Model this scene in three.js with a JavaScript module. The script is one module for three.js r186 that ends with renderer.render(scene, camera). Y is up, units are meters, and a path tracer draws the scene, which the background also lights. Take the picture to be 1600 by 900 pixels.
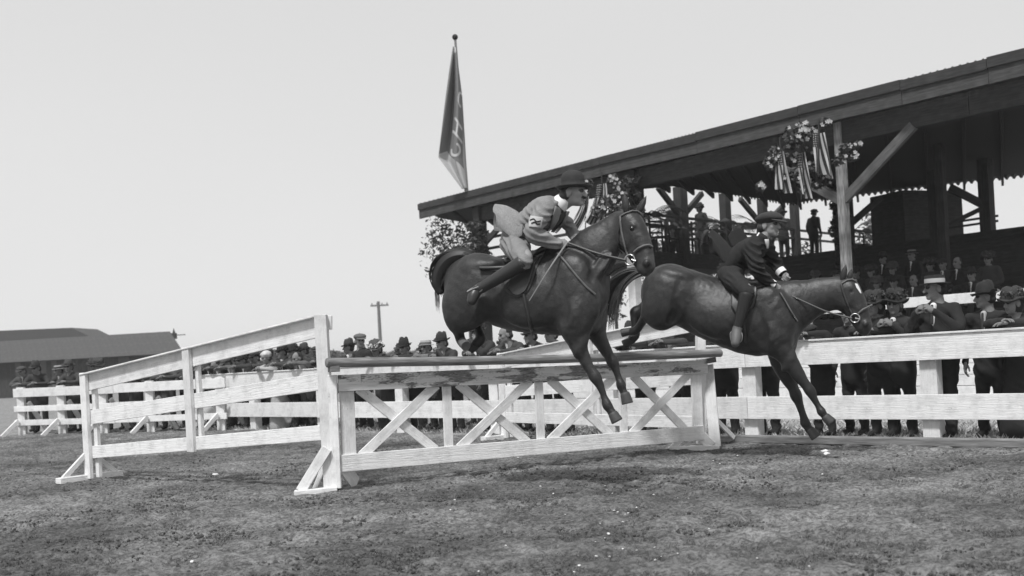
import * as THREE from 'three';
import { mergeGeometries } from 'three/addons/utils/BufferGeometryUtils.js';
import { RoundedBoxGeometry } from 'three/addons/geometries/RoundedBoxGeometry.js';

// ---------------------------------------------------------------- camera, sky, sun, exposure
const FOCAL = 1700, ROLL = 3.1 * Math.PI / 180, EYE = 1.25;      // lens in picture units (1600 wide), camera roll, eye height
const scene = new THREE.Scene();
const camera = new THREE.PerspectiveCamera(2 * Math.atan(450 / FOCAL) * 180 / Math.PI, 16 / 9, 0.1, 3000);
camera.position.set(0, EYE, 0);
camera.rotation.set(0, 0, -ROLL);
camera.focus = 10.8; camera.userData.fStop = 2.2;
camera.setViewOffset(1600, 900, 0, -104, 1600, 900);             // rising front of the plate camera
const renderer = new THREE.WebGLRenderer({ antialias: true });
renderer.toneMapping = THREE.LinearToneMapping;
renderer.toneMappingExposure = 1.0;
renderer.shadowMap.enabled = true;

// deterministic noise
let seed = 7;
function rnd() { seed = (seed * 1664525 + 1013904223) >>> 0; return seed / 4294967296; }
const rr = (a, b) => a + (b - a) * rnd();
function h3(x, y, z) { let n = (x * 374761393 + y * 668265263 + z * 2147483647) | 0; n = Math.imul(n ^ (n >>> 13), 1274126177); n ^= n >>> 16; return (n >>> 0) / 4294967296; }
function vnoise(x, y, z = 0) {
  const xi = Math.floor(x), yi = Math.floor(y), zi = Math.floor(z), f = t => t * t * (3 - 2 * t);
  const u = f(x - xi), v = f(y - yi), w = f(z - zi); let r = 0;
  for (let k = 0; k < 8; k++) { const a = k & 1, b = k >> 1 & 1, c = k >> 2; r += h3(xi + a, yi + b, zi + c) * (a ? u : 1 - u) * (b ? v : 1 - v) * (c ? w : 1 - w); }
  return r;
}
function fbm(x, y, z = 0, o = 4) { let s = 0, a = .5, t = 0; for (let i = 0; i < o; i++) { s += a * vnoise(x, y, z + i * 7.3); t += a; a *= .5; x *= 2.03; y *= 2.03; z *= 2.03; } return s / t; }
function tile(x, y, p, s) {                                       // value noise that repeats every p cells
  const xi = Math.floor(x), yi = Math.floor(y), f = t => t * t * (3 - 2 * t), u = f(x - xi), v = f(y - yi), m = (a, q) => ((a % q) + q) % q;
  const g = (a, b) => h3(m(a, p[0]), m(b, p[1]), s);
  return (g(xi, yi) * (1 - u) + g(xi + 1, yi) * u) * (1 - v) + (g(xi, yi + 1) * (1 - u) + g(xi + 1, yi + 1) * u) * v;
}

{ // thin bright overcast: one even veil of cloud
  const w = 256, h = 128, d = new Float32Array(w * h * 4);
  for (let j = 0; j < h; j++) for (let i = 0; i < w; i++) {
    const el = (j / (h - 1) - .5) * Math.PI, az = i / w * 2 * Math.PI;
    const n = fbm(Math.cos(az) * Math.cos(el) * 2.2 + 9, Math.sin(az) * Math.cos(el) * 2.2 + 9, Math.sin(el) * 4, 4) - .5;
    const up = Math.max(0, Math.sin(el));
    const L = .85 - .30 * Math.pow(up, .8) + .07 * n;
    const k = (j * w + i) * 4; d[k] = L; d[k + 1] = L; d[k + 2] = L; d[k + 3] = 1;
  }
  const t = new THREE.DataTexture(d, w, h, THREE.RGBAFormat, THREE.FloatType);
  t.mapping = THREE.EquirectangularReflectionMapping; t.magFilter = t.minFilter = THREE.LinearFilter; t.needsUpdate = true;
  scene.background = t; scene.environment = t;
}
scene.fog = new THREE.FogExp2(0xe6e6e6, .0008);                       // thin summer haze over the field
const sun = new THREE.DirectionalLight(0xffffff, 3.6);            // veiled sun behind and left of the camera
sun.position.set(-8, 34, 5.6); sun.target.position.set(0, 0, -14);
sun.castShadow = true; sun.shadow.radius = 14; sun.shadow.mapSize.set(2048, 2048);
Object.assign(sun.shadow.camera, { left: -30, right: 30, top: 30, bottom: -30, near: 1, far: 120 });
scene.add(sun, sun.target);

// ---------------------------------------------------------------- helpers
const V = (x, y, z) => new THREE.Vector3(x, y, z);
const cR = Math.cos(ROLL), sR = Math.sin(ROLL);
function at(px, py, D) {                                           // a point of the place, D metres in front of the lens
  const dx = px - 800, dy = py - 554, u = dx * cR - dy * sR, v = dx * sR + dy * cR;
  return V(u / FOCAL * D, EYE - v / FOCAL * D, -D);
}
const taken = {};
function numbered(n) { const k = taken[n] = (taken[n] ?? -1) + 1; return k ? `${n}_${String(k).padStart(3, '0')}` : n; }
function tag(o, label, category, group, kind) { if (label) o.userData.label = label; if (category) o.userData.category = category; if (group) o.userData.group = group; if (kind) o.userData.kind = kind; return o; }
function thing(name, label, category, p, turn = 0, group) {
  const o = new THREE.Group(); o.name = numbered(name); if (p) o.position.copy(p); o.rotation.y = turn; scene.add(o); return tag(o, label, category, group);
}
function part(name, geo, mat, parent) { const m = new THREE.Mesh(geo, mat); m.name = name; m.castShadow = m.receiveShadow = true; parent.add(m); return m; }
function single(name, geo, mat, label, category, group) { return tag(part(numbered(name), geo, mat, scene), label, category, group); }
function structure(name, geo, mat) { const m = part(name, geo, mat, scene); m.userData.kind = 'structure'; return m; }

function uvBox(g, s = 1, ox = rnd() * 7, oy = rnd() * 7) {          // metres along the piece, by the way a face points
  const p = g.attributes.position, n = g.attributes.normal, uv = new Float32Array(p.count * 2);
  for (let i = 0; i < p.count; i++) {
    const a = Math.abs(n.getX(i)), b = Math.abs(n.getY(i)), c = Math.abs(n.getZ(i));
    let u, v; if (c >= a && c >= b) { u = p.getX(i); v = p.getY(i); } else if (b >= a) { u = p.getX(i); v = p.getZ(i); } else { u = p.getZ(i); v = p.getY(i); }
    uv[2 * i] = u * s + ox; uv[2 * i + 1] = v * s + oy;
  }
  g.setAttribute('uv', new THREE.BufferAttribute(uv, 2)); return g;
}
function boxGeo(l, h, t, r = .006) { const g = uvBox(r > 0 ? new RoundedBoxGeometry(l, h, t, 1, Math.min(r, h * .3, t * .3, l * .3)) : new THREE.BoxGeometry(l, h, t)); if (h > l * 1.5) { const u = g.attributes.uv; for (let i = 0; i < u.count; i++) u.setXY(i, u.getY(i), u.getX(i)); } return g; }
const X1 = V(1, 0, 0), UP = V(0, 1, 0);
function basis(p, q, up = UP) { const x = q.clone().sub(p).normalize(), z = x.clone().cross(up).normalize(), y = z.clone().cross(x); return new THREE.Matrix4().makeBasis(x, y, z); }
// a board from p to q, its face upright; depth shifts it along its own thickness (+ is away from the camera's side)
function board(parent, name, p, q, h, t, mat, o = {}) {
  const L = p.distanceTo(q) + (o.extra || 0), g = boxGeo(L, h, t, o.r ?? .005);
  const m = part(name, g, mat, parent), b = basis(p, q, o.up);
  m.quaternion.setFromRotationMatrix(b);
  m.position.copy(p).add(q).multiplyScalar(.5);
  const z = V(0, 0, 0).setFromMatrixColumn(b, 2), y = V(0, 0, 0).setFromMatrixColumn(b, 1);
  m.position.addScaledVector(z, o.z || 0).addScaledVector(y, o.y || 0);
  return m;
}
function bar(p, q, w) { const g = new THREE.BoxGeometry(p.distanceTo(q), w, w); g.applyMatrix4(basis(p, q, Math.abs(q.y - p.y) > .9 * p.distanceTo(q) ? V(0, 0, 1) : UP)); const c = p.clone().add(q).multiplyScalar(.5); g.translate(c.x, c.y, c.z); return g; }
function tube(pts, r, seg = 24, rad = 6) {
  const c = new THREE.CatmullRomCurve3(pts), g = new THREE.TubeGeometry(c, seg, 1, rad, false), p = g.attributes.position;
  for (let i = 0; i <= seg; i++) { const o = c.getPointAt(i / seg), k = typeof r === 'function' ? r(i / seg) : r; for (let j = 0; j <= rad; j++) { const n = i * (rad + 1) + j; p.setXYZ(n, o.x + (p.getX(n) - o.x) * k, o.y + (p.getY(n) - o.y) * k, o.z + (p.getZ(n) - o.z) * k); } }
  g.computeVertexNormals(); return g;
}
const merge = a => mergeGeometries(a.map(g => { const n = g.index ? g.toNonIndexed() : g; for (const k of Object.keys(n.attributes)) if (!['position', 'normal', 'uv'].includes(k)) n.deleteAttribute(k); if (!n.attributes.uv) n.setAttribute('uv', new THREE.BufferAttribute(new Float32Array(n.attributes.position.count * 2), 2)); return n; }));

// ---------------------------------------------------------------- materials (all neutral: the photograph is black and white)
function texture(w, h, fn, srgb = true) {
  const d = new Uint8Array(w * h * 4);
  for (let j = 0; j < h; j++) for (let i = 0; i < w; i++) { const v = fn(i / w, j / h), k = (j * w + i) * 4; const b = Math.max(0, Math.min(255, Math.round(255 * v))); d[k] = d[k + 1] = d[k + 2] = b; d[k + 3] = 255; }
  const t = new THREE.DataTexture(d, w, h, THREE.RGBAFormat); t.wrapS = t.wrapT = THREE.RepeatWrapping; t.magFilter = THREE.LinearFilter; t.minFilter = THREE.LinearMipmapLinearFilter; t.generateMipmaps = true;
  if (srgb) t.colorSpace = THREE.SRGBColorSpace; t.needsUpdate = true; return t;
}
const grey = v => new THREE.Color().setRGB(v, v, v);
const mat = (v, o = {}) => new THREE.MeshStandardMaterial({ color: grey(v), roughness: .85, ...o });
const T = {};
T.paint = texture(512, 512, (x, y) => {                            // brushed whitewash: grain along x, worn flecks, faint dirt
  const g = tile(x * 6, y * 90, [6, 90], 1) * .5 + tile(x * 24, y * 180, [24, 180], 2) * .5;
  const s = tile(x * 7, y * 7, [7, 7], 3) * .5 + tile(x * 19, y * 19, [19, 19], 4) * .3 + tile(x * 60, y * 60, [60, 60], 5) * .2;
  const f = tile(x * 40, y * 110, [40, 110], 6); let v = 1.0 - .08 * g - .12 * Math.max(0, s - .45) * 2; if (f > .94 && s > .47) v -= .3 * (f - .94) * 14; return v;
});
T.grain = texture(512, 512, (x, y) => .5 + .35 * (tile(x * 5, y * 110, [5, 110], 11) - .5) + .3 * (tile(x * 20, y * 220, [20, 220], 12) - .5) + .2 * (tile(x * 90, y * 90, [90, 90], 13) - .5), false);
T.wood = texture(512, 512, (x, y) => { const g = tile(x * 5, y * 80, [5, 80], 21) * .55 + tile(x * 16, y * 160, [16, 160], 22) * .3 + tile(x * 8, y * 8, [8, 8], 23) * .3; return .55 + .42 * g; });
T.mud = texture(1024, 128, (x, y) => {                             // gate's top board: mud thrown up by hooves, in ragged clots
  const e = x < .05 || x > .66 ? .2 : x > .6 ? (x - .6) * 3 : 0, p = tile(x * 11, y * 1.2 + 4, [11, 999], 31) * .5 + tile(x * 30, y * 5, [30, 999], 32) * .5, q = tile(x * 260, y * 40, [260, 999], 33) * .6 + tile(x * 90, y * 14, [90, 999], 35) * .4;
  let v = .95 - .09 * tile(x * 12, y * 60, [12, 999], 34) - .1 * (tile(x * 40, y * 8, [40, 999], 36) > .6 ? q : 0); const m = p + .16 * (q - .5) - e - (y < .25 ? .06 : 0); if (m > .44) v -= Math.min(1, (m - .44) * 14) * (.16 + .36 * q); else if (m > .38 && q > .66) v -= .22; return v;
});
T.soil = texture(1024, 1024, (x, y) => { const a = tile(x * 9, y * 9, [9, 9], 41), b = tile(x * 31, y * 31, [31, 31], 42), c = tile(x * 110, y * 110, [110, 110], 43), e = tile(x * 300, y * 300, [300, 300], 44); return .32 + .08 * a + .16 * b + .44 * c + .34 * e; });
T.hide = texture(512, 512, (x, y) => .62 + .2 * tile(x * 40, y * 170, [40, 170], 61) + .12 * tile(x * 120, y * 120, [120, 120], 62) + .14 * tile(x * 8, y * 8, [8, 8], 63));
T.soilB = texture(1024, 1024, (x, y) => { const b = tile(x * 40, y * 40, [40, 40], 45), c = tile(x * 120, y * 120, [120, 120], 46), e = tile(x * 330, y * 330, [330, 330], 47); return .3 * b + .4 * c + .3 * e; }, false);
T.cloth = texture(256, 256, (x, y) => .85 + .1 * (tile(x * 64, y * 64, [64, 64], 51) - .5) + .05 * (tile(x * 9, y * 9, [9, 9], 52) - .5) + .1 * (tile(x * 128, y * 40, [128, 40], 53) - .5));
const paint = (v, o) => mat(v, { map: T.paint, bumpMap: T.grain, bumpScale: .004, roughness: .8, ...o });
const M = {
  white: [paint(.86), paint(.82), paint(.88), paint(.78)],
  mud: mat(.8, { map: T.mud, bumpMap: T.grain, bumpScale: .002 }),
  pole: mat(.34, { map: T.wood, bumpMap: T.grain, bumpScale: .003 }),
  oldwood: mat(.30, { map: T.wood, bumpMap: T.grain, bumpScale: .003 }),
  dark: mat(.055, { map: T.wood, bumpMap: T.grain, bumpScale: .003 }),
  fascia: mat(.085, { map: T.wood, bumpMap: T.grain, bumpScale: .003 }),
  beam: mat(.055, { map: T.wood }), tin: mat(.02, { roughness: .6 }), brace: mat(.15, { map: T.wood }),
  leaf: mat(.06, { side: THREE.DoubleSide, roughness: .6 }), leafPale: mat(.075, { side: THREE.DoubleSide, roughness: .85 }), leafDark: mat(.05, { side: THREE.DoubleSide, roughness: .6 }),
  flower: mat(.7, { side: THREE.DoubleSide }), blossom: mat(.4, { side: THREE.DoubleSide }), bark: mat(.06), straw: mat(.6), black: mat(.012, { roughness: .7 }), metal: mat(.6, { metalness: .9, roughness: .28 }),
  leather: mat(.035, { roughness: .45 }), strap: mat(.11, { roughness: .55 }), tan: mat(.2, { roughness: .6 }), rope: mat(.3),
};
const white = () => M.white[Math.floor(rnd() * 4)];

// ---------------------------------------------------------------- ground
const fenceD = X => 11.9 + (5.1 - X) * .983;                       // the arena fence runs slantwise across the field
{
  const x0 = -12, x1 = 12, d0 = 3.2, d1 = 27, st = .035, nx = Math.round((x1 - x0) / st), nz = Math.round((d1 - d0) / st);
  const p = new Float32Array((nx + 1) * (nz + 1) * 3), c = new Float32Array((nx + 1) * (nz + 1) * 3), uv = new Float32Array((nx + 1) * (nz + 1) * 2), idx = new Uint32Array(nx * nz * 6);
  let k = 0;
  for (let j = 0; j <= nz; j++) for (let i = 0; i <= nx; i++, k++) {
    const x = x0 + i * st, D = d0 + j * st, beyond = Math.max(0, Math.min(1, (D - fenceD(x) + .25 + .5 * (vnoise(x * 3, D * 3) - .5)) / .35));
    const edge = Math.min(1, (x - x0) / .6, (x1 - x) / .6, (d1 - D) / .6, (D - d0) / .6);
    const churn = fbm(x * 1.1, D * 1.1, 3, 3), clod = Math.pow(fbm(x * 5.2, D * 5.2, 8, 3), 1.4), fine = fbm(x * 13, D * 13, 1, 2);
    // hoof prints: small cells with a pit and a thrown rim
    const cx = Math.floor(x / .42), cz = Math.floor(D / .42), hx = (cx + .2 + .6 * h3(cx, cz, 5)) * .42, hz = (cz + .2 + .6 * h3(cx, cz, 6)) * .42, hd = Math.hypot(x - hx, (D - hz) * 1.3), on = h3(cx, cz, 9) > .52 ? .5 + h3(cx, cz, 10) : 0;
    const hoof = on * (-.026 * Math.exp(-hd * hd / .0045) + .012 * Math.exp(-Math.pow((hd - .1) / .035, 2)));
    let y = (churn - .5) * .03 + (clod - .35) * .045 + (fine - .5) * .055 + hoof * .8;
    y = y * (1 - .55 * beyond) * edge - .03 * (1 - edge);
    p[3 * k] = x; p[3 * k + 1] = y; p[3 * k + 2] = -D;
    const dry = fbm(x * .55 + 4, D * .8, 5, 3), turf = fbm(x * 1.9 + 20, D * 2.3, 6, 3);   // trodden turf and bare, drier earth
    let v = .1 + .15 * (dry - .5) + .09 * (turf - .5) + .07 * (fbm(x * 8, D * 11, 2, 3) - .5);
    v = Math.max(.035, v); v = v + (.27 + .2 * (turf - .5) - v) * beyond;
    c[3 * k] = c[3 * k + 1] = c[3 * k + 2] = v; uv[2 * k] = x / 2.3; uv[2 * k + 1] = D / 2.3;
  }
  k = 0; for (let j = 0; j < nz; j++) for (let i = 0; i < nx; i++) { const a = j * (nx + 1) + i, b = a + 1, e = a + nx + 1, f = e + 1; idx[k++] = a; idx[k++] = b; idx[k++] = e; idx[k++] = b; idx[k++] = f; idx[k++] = e; }
  const g = new THREE.BufferGeometry(); g.setAttribute('position', new THREE.BufferAttribute(p, 3)); g.setAttribute('color', new THREE.BufferAttribute(c, 3)); g.setAttribute('uv', new THREE.BufferAttribute(uv, 2)); g.setIndex(new THREE.BufferAttribute(idx, 1)); g.computeVertexNormals();
  const m = new THREE.MeshStandardMaterial({ vertexColors: true, map: T.soil, bumpMap: T.soilB, bumpScale: .02, roughness: .95 });
  m.color = grey(1.75);
  structure('ground', g, m);
  const far = new THREE.PlaneGeometry(1600, 1600, 1, 1).rotateX(-Math.PI / 2).translate(0, -.06, -300); const fu = far.attributes.uv; for (let i = 0; i < 4; i++) fu.setXY(i, fu.getX(i) * 260, fu.getY(i) * 260);
  structure('field', far, mat(.3, { map: T.soil, roughness: 1 }));
}
{ // trampled grass left on the arena: short blades, nobody could count them
  const g = new THREE.BufferGeometry(); g.setAttribute('position', new THREE.Float32BufferAttribute([-.004, 0, 0, .004, 0, 0, .006, .02, .008, .012, .03, .022], 3)); g.setIndex([0, 1, 2, 1, 3, 2]); g.computeVertexNormals();
  const mk = (n, name, place, v) => {
    const im = new THREE.InstancedMesh(g, mat(v, { side: THREE.DoubleSide }), n), o = new THREE.Object3D();
    for (let i = 0; i < n; i++) { const [x, D, s] = place(); o.position.set(x, -.012, -D); o.rotation.set(rr(-.6, .6), rr(0, 6.3), rr(-.6, .6)); o.scale.setScalar(s); o.updateMatrix(); im.setMatrixAt(i, o.matrix); im.setColorAt(i, grey(rr(.7, 1.6))); }
    im.name = name; im.castShadow = im.receiveShadow = true; scene.add(im); return tag(im, null, null, null, 'stuff');
  };
  const a = mk(150000, 'arena_grass', () => { for (;;) { const D = 5 + 13 * Math.pow(rnd(), 1.4), x = rr(-.55, .55) * D; if (D < fenceD(x) - .3 && fbm(x * 1.9 + 20, D * 2.3, 6, 3) < .62 - .12 * rnd()) return [x, D, rr(.35, .85)]; } }, .1);
  tag(a, 'short dark trampled grass on the churned arena ground', 'grass');
  const b = mk(26000, 'verge_grass', () => { const x = rr(-9, 7), D = fenceD(x) + .1 + 3.6 * Math.pow(rnd(), 1.5); return [x, D, rr(1, 3.2)]; }, .32);
  tag(b, 'pale dry grass behind the white arena fence', 'grass');
}
{ // crumbled clods of earth thrown about by the horses
  const g = new THREE.IcosahedronGeometry(1, 0), q = g.attributes.position; for (let i = 0; i < q.count; i++) { const k = .75 + .5 * h3(Math.round(q.getX(i) * 9), Math.round(q.getY(i) * 9), Math.round(q.getZ(i) * 9)); q.setXYZ(i, q.getX(i) * k, q.getY(i) * k * .65, q.getZ(i) * k); } g.computeVertexNormals();
  const n = 34000, im = new THREE.InstancedMesh(g, mat(.1, { map: T.soil, roughness: 1 }), n), o = new THREE.Object3D();
  for (let i = 0; i < n; i++) { let x, D; do { D = 4.6 + 12 * Math.pow(rnd(), 1.3); x = rr(-.56, .56) * D; } while (D > fenceD(x) - .2 || fbm(x * .9 + 40, D * 1.2, 3, 3) < .36 + .2 * rnd()); const s = .004 + .014 * Math.pow(rnd(), 4); o.position.set(x, .002, -D); o.rotation.set(rr(0, 6), rr(0, 6), rr(0, 6)); o.scale.setScalar(s); o.updateMatrix(); im.setMatrixAt(i, o.matrix); im.setColorAt(i, grey(rr(.6, 1.8))); }
  im.name = 'earth_clods'; scene.add(im); tag(im, 'loose crumbs of earth over the arena ground', 'earth', null, 'stuff');
}
{ // scraps of paper and chips of whitewash lying on the ground
  const spots = []; for (let i = 0; i < 40; i++) { const t = rnd(); spots.push([rr(690, 1290), 700 + 200 * t * t + 10, rr(.006, .013)]); }
  for (let i = 0; i < 26; i++) spots.push([rr(930, 1070), rr(760, 880), rr(.005, .012)]);
  for (const [x, y, s] of [[337, 743, .045], [1287, 708, .06], [1292, 711, .04], [300, 880, .014]]) spots.push([x, y, s]);
  for (const [x, y, s] of spots) {
    const dx = x - 800, dy = y - 554, D = EYE * FOCAL / (dx * sR + dy * cR), p = at(x, y, D);
    const g = new THREE.IcosahedronGeometry(s, 0); const q = g.attributes.position; for (let i = 0; i < q.count; i++) q.setY(i, q.getY(i) * .45); g.computeVertexNormals();
    const big = s > .035, m = single(big ? 'paper_scrap' : 'white_chip', g, M.flower, big ? (x < 500 ? 'white paper scrap lying on the dark ground near the left wing' : 'crumpled white paper scrap lying in front of the ground pole') : 'small white chip lying on the dark arena ground', big ? 'scrap' : 'chip', big ? 'paper scraps on the ground' : 'white chips scattered on the arena ground');
    m.position.set(p.x, .012, p.z); m.rotation.set(rr(-.3, .3), rr(0, 6), rr(-.3, .3));
  }
}

// ---------------------------------------------------------------- arena fence
const fenceP = (X, y, back = 0) => V(X, y, -fenceD(X)).addScaledVector(V(.701, 0, -.713), back);
{
  const f = thing('arena_fence', 'long white board fence running behind the jump and along the spectators', 'fence');
  const xs = []; for (let k = 0; k < 9; k++) xs.push(6.35 - k * 1.68);
  xs.forEach(x => { const m = part('post', boxGeo(.2, 1.3, .16, .01), white(), f); m.position.copy(fenceP(x, .53, .13)); m.rotation.y = -Math.atan2(.983, 1); });
  for (let i = 0; i + 2 < xs.length + 1; i += 2) {
    const a = xs[i], b = xs[Math.min(i + 2, xs.length - 1)];
    if (a === b) continue;
    const w = rr(-.014, .014), top = x => 1.235 - (6.35 - x) * .006 + (x === b ? w : 0), j = rr(-.012, .012);
    board(f, 'rail', fenceP(b, top(b) - .15, 0), fenceP(a, top(a) - .15, 0), .285, .035, white(), { extra: -.006 });
    board(f, 'rail', fenceP(b, .41 + j, 0), fenceP(a, .41 + j, 0), .285, .035, white(), { extra: -.006 });
    board(f, 'cap_board', fenceP(b, top(b) + .006, .06), fenceP(a, top(a) + .006, .06), .024, .19, white(), { extra: -.006 });
  }
}
{ // three-rail fence further left, with slanting props
  const f = thing('paddock_fence', 'three-rail white fence with slanting props at far left', 'fence');
  const L = at(20, 600, 25.2), R = at(352, 600, 22.6); const g = (t, y, b = 0) => V(L.x + (R.x - L.x) * t, y, L.z + (R.z - L.z) * t - b);
  for (const t of [.03, .235, .44, .66, .97]) {
    const m = part('post', boxGeo(.17, 1.15, .12, .01), white(), f); m.position.copy(g(t, .53, .1));
    board(f, 'prop', g(t + .03, .75, .16), g(t + .07, .0, .75), .1, .06, white());
    board(f, 'prop', g(t - .005, .34, -.06), g(t - .05, .0, -.5), .09, .05, white());
  }
  for (let i = 0; i < 2; i++) for (const [y, h] of [[.98, .2], [.61, .13], [.29, .13]]) board(f, 'rail', g(i * .5, y), g(i * .5 + .5, y + (i ? .01 : -.01)), h, .03, white(), { extra: -.008 });
}

// ---------------------------------------------------------------- the jump
const JL = [10.75, 12.95];                                          // depth of its left and right ends
const jumpD = px => { const u0 = 527, u1 = 1103, t = (px - u0) / (u1 - u0); return 1 / ((1 - t) / JL[0] + t / JL[1]); };
const jp = (px, py, off = 0) => at(px, py, jumpD(px) + off);
{
  const g = thing('jump_gate', 'white jump gate with four crossed panels and mud-splashed top board', 'jump gate');
  const TL = jp(527, 599), TR = jp(1103, 573), BL = jp(531, 724), BR = jp(1098, 676);
  const lerp = (a, b, t) => a.clone().lerp(b, t);
  const mb = board(g, 'top_board', TL, TR, .165, .03, M.mud, { z: .022 }); mb.userData.label = 'top board of the gate splashed with dark mud';
  { const uv = mb.geometry.attributes.uv, p = mb.geometry.attributes.position; const L = TL.distanceTo(TR); for (let i = 0; i < p.count; i++) uv.setXY(i, p.getX(i) / L + .5, p.getY(i) / .165 + .5); }
  board(g, 'bottom_board', BL, BR, .17, .03, white(), { z: .022 });
  const upright = (t, w) => { const a = lerp(TL, TR, t), b = lerp(BL, BR, t), m = part('upright', boxGeo(w, a.y - b.y + .06, .028), white(), g); m.position.copy(a).add(b).multiplyScalar(.5); m.quaternion.setFromRotationMatrix(basis(TL, TR)); const z = V(0, 0, 0).setFromMatrixColumn(basis(TL, TR), 2); m.position.addScaledVector(z, -.01); };
  const ts = [.022, .262, .505, .745, .977]; ts.forEach((t, i) => upright(t, i === 0 || i === 4 ? .15 : .1));
  for (let i = 0; i < 4; i++) {
    const a = ts[i] + .028, b = ts[i + 1] - .028;
    const p1 = lerp(TL, TR, a).add(V(0, -.06, 0)), p2 = lerp(BL, BR, b).add(V(0, .05, 0)), q1 = lerp(BL, BR, a).add(V(0, .05, 0)), q2 = lerp(TL, TR, b).add(V(0, -.06, 0));
    board(g, 'cross_board', p1, p2, .1, .022, white(), { z: -.031 }); board(g, 'cross_board', q1, q2, .1, .022, white(), { z: -.006 });
  }
}
{
  const P = jp(506, 567), Q = jp(1118, 552); const b = basis(P, Q), off = V(0, 0, 0).setFromMatrixColumn(b, 2).multiplyScalar(.09);
  const pts = []; for (let i = 0; i <= 8; i++) { const p = P.clone().lerp(Q, i / 8).add(off); p.y -= .02 * Math.sin(Math.PI * i / 8); pts.push(p); }
  const g = tube(pts, .047, 40, 12); { const uv = g.attributes.uv; for (let i = 0; i < uv.count; i++) uv.setXY(i, uv.getX(i) * 5, uv.getY(i) * .3); }
  const caps = [pts[0], pts[8]].map((p, i) => { const c = new THREE.SphereGeometry(.046, 12, 8); c.scale(.3, 1, 1); c.applyMatrix4(b); c.translate(p.x, p.y, p.z); return c; });
  single('jump_pole', merge([g, ...caps]), M.pole, 'long weathered grey pole laid along the top of the jump', 'pole');
}
{ // left standard
  const s = thing('jump_standard', 'white jump standard at the near left end with tall post and braced foot', 'jump standard');
  const D = 10.7, up = (px1, py1, px2, py2, w, t, n, d = D, m = white()) => board(s, n, at(px1, py1, d), at(px2, py2, d), w, t, m, { up: V(0, 0, -1) });
  up(501.5, 492, 517, 764, .13, .12, 'post', D + .07);
  up(519, 586, 526.5, 763, .05, .09, 'post', D + .02);
  const b1 = board(s, 'brace', at(511, 700, D - .02), at(470, 767, D - .03), .1, .05, white());
  board(s, 'brace', at(507, 726, D + .12), at(492, 764, D + .12), .05, .04, white());
  board(s, 'foot', at(460, 771, D - .06), at(527, 765, D + .0), .055, .12, white());
  board(s, 'brace', at(531, 722, D + .05), at(556, 757, D + .3), .16, .03, white());
  board(s, 'foot', at(527, 768, D + .12), at(563, 761, D + .3), .045, .12, M.oldwood);
  board(s, 'pole_cup', at(514, 577, D - .07), at(529, 576, D - .03), .06, .1, M.oldwood);
  board(s, 'cleat', at(515, 493, D + .12), at(515, 515, D + .12), .05, .04, white());
}
{ // right standard
  const s = thing('jump_standard', 'white jump standard at the far right end with splayed foot boards', 'jump standard');
  const D = 13.0;
  board(s, 'post', at(1094, 480, D + .1), at(1096, 694, D + .1), .17, .1, white(), { up: V(0, 0, -1) });
  board(s, 'side_board', at(1106, 570, D + .06), at(1118, 698, D - .12), .13, .03, M.white[3], { up: V(1, 0, .4) });
  board(s, 'brace', at(1087, 672, D - .06), at(1112, 697, D - .12), .12, .03, white());
  board(s, 'brace', at(1080, 670, D + .1), at(1050, 700, D + .0), .07, .04, white());
  board(s, 'foot', at(1044, 702, D - .02), at(1124, 699, D - .1), .06, .12, white());
  board(s, 'brace', at(1118, 655, D + .3), at(1147, 684, D + .5), .06, .03, white());
  board(s, 'pole_cup', at(1090, 566, D - .02), at(1117, 562, D - .0), .06, .12, M.oldwood);
}
function wing(label, a, b) {                                       // a at the standard (tall), b at the low end; each {top, bot, base}
  const w = thing('jump_wing', label, 'jump wing');
  const lerp = (p, q, t) => p.clone().lerp(q, t);
  for (let i = 0; i < 2; i++) {
    const t0 = i * .5, t1 = i * .5 + .5;
    for (const [k, h] of [['r1', .2], ['r2', .17], ['r3', .15]]) board(w, 'rail', lerp(b[k], a[k], t0), lerp(b[k], a[k], t1), h, .03, white(), { extra: -.004 });
    const c0 = lerp(b.r1, a.r1, t0).add(V(0, .107, 0)), c1 = lerp(b.r1, a.r1, t1).add(V(0, .107, 0)); board(w, 'cap_board', c0, c1, .02, .1, white(), { z: .03, extra: -.004 });
  }
  const post = (t, yTop, yBot, wd, z) => { const p = lerp(b.r1, a.r1, t), m = part('post', boxGeo(wd, yTop - yBot, .05), white(), w); m.position.set(p.x, (yTop + yBot) / 2, p.z); m.quaternion.setFromRotationMatrix(basis(V(b.r1.x, 0, b.r1.z), V(a.r1.x, 0, a.r1.z))); m.position.addScaledVector(V(0, 0, 0).setFromMatrixColumn(basis(V(b.r1.x, 0, b.r1.z), V(a.r1.x, 0, a.r1.z)), 2), z); };
  post(.5, lerp(b.r1, a.r1, .5).y + .12, lerp(b.r3, a.r3, .5).y - .09, .12, .045); post(.515, lerp(b.r1, a.r1, .5).y + .08, lerp(b.r3, a.r3, .5).y - .04, .06, -.045);
  post(.012, b.r1.y + .13, .02, .12, .045); post(.03, b.r1.y + .05, .03, .07, -.045);
  const d = a.r1.clone().sub(b.r1).setY(0).normalize(), n = V(-d.z, 0, d.x), e = b.r1.clone().setY(0);
  for (const s of [-1, 1]) board(w, 'brace', e.clone().add(V(0, .32, 0)).addScaledVector(n, s * .04), e.clone().add(V(0, .05, 0)).addScaledVector(n, s * .36), .06, .04, white());
  board(w, 'foot', e.clone().add(V(0, .035, 0)).addScaledVector(n, -.42), e.clone().add(V(0, .035, 0)).addScaledVector(n, .42), .07, .12, white());
  return w;
}
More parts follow.
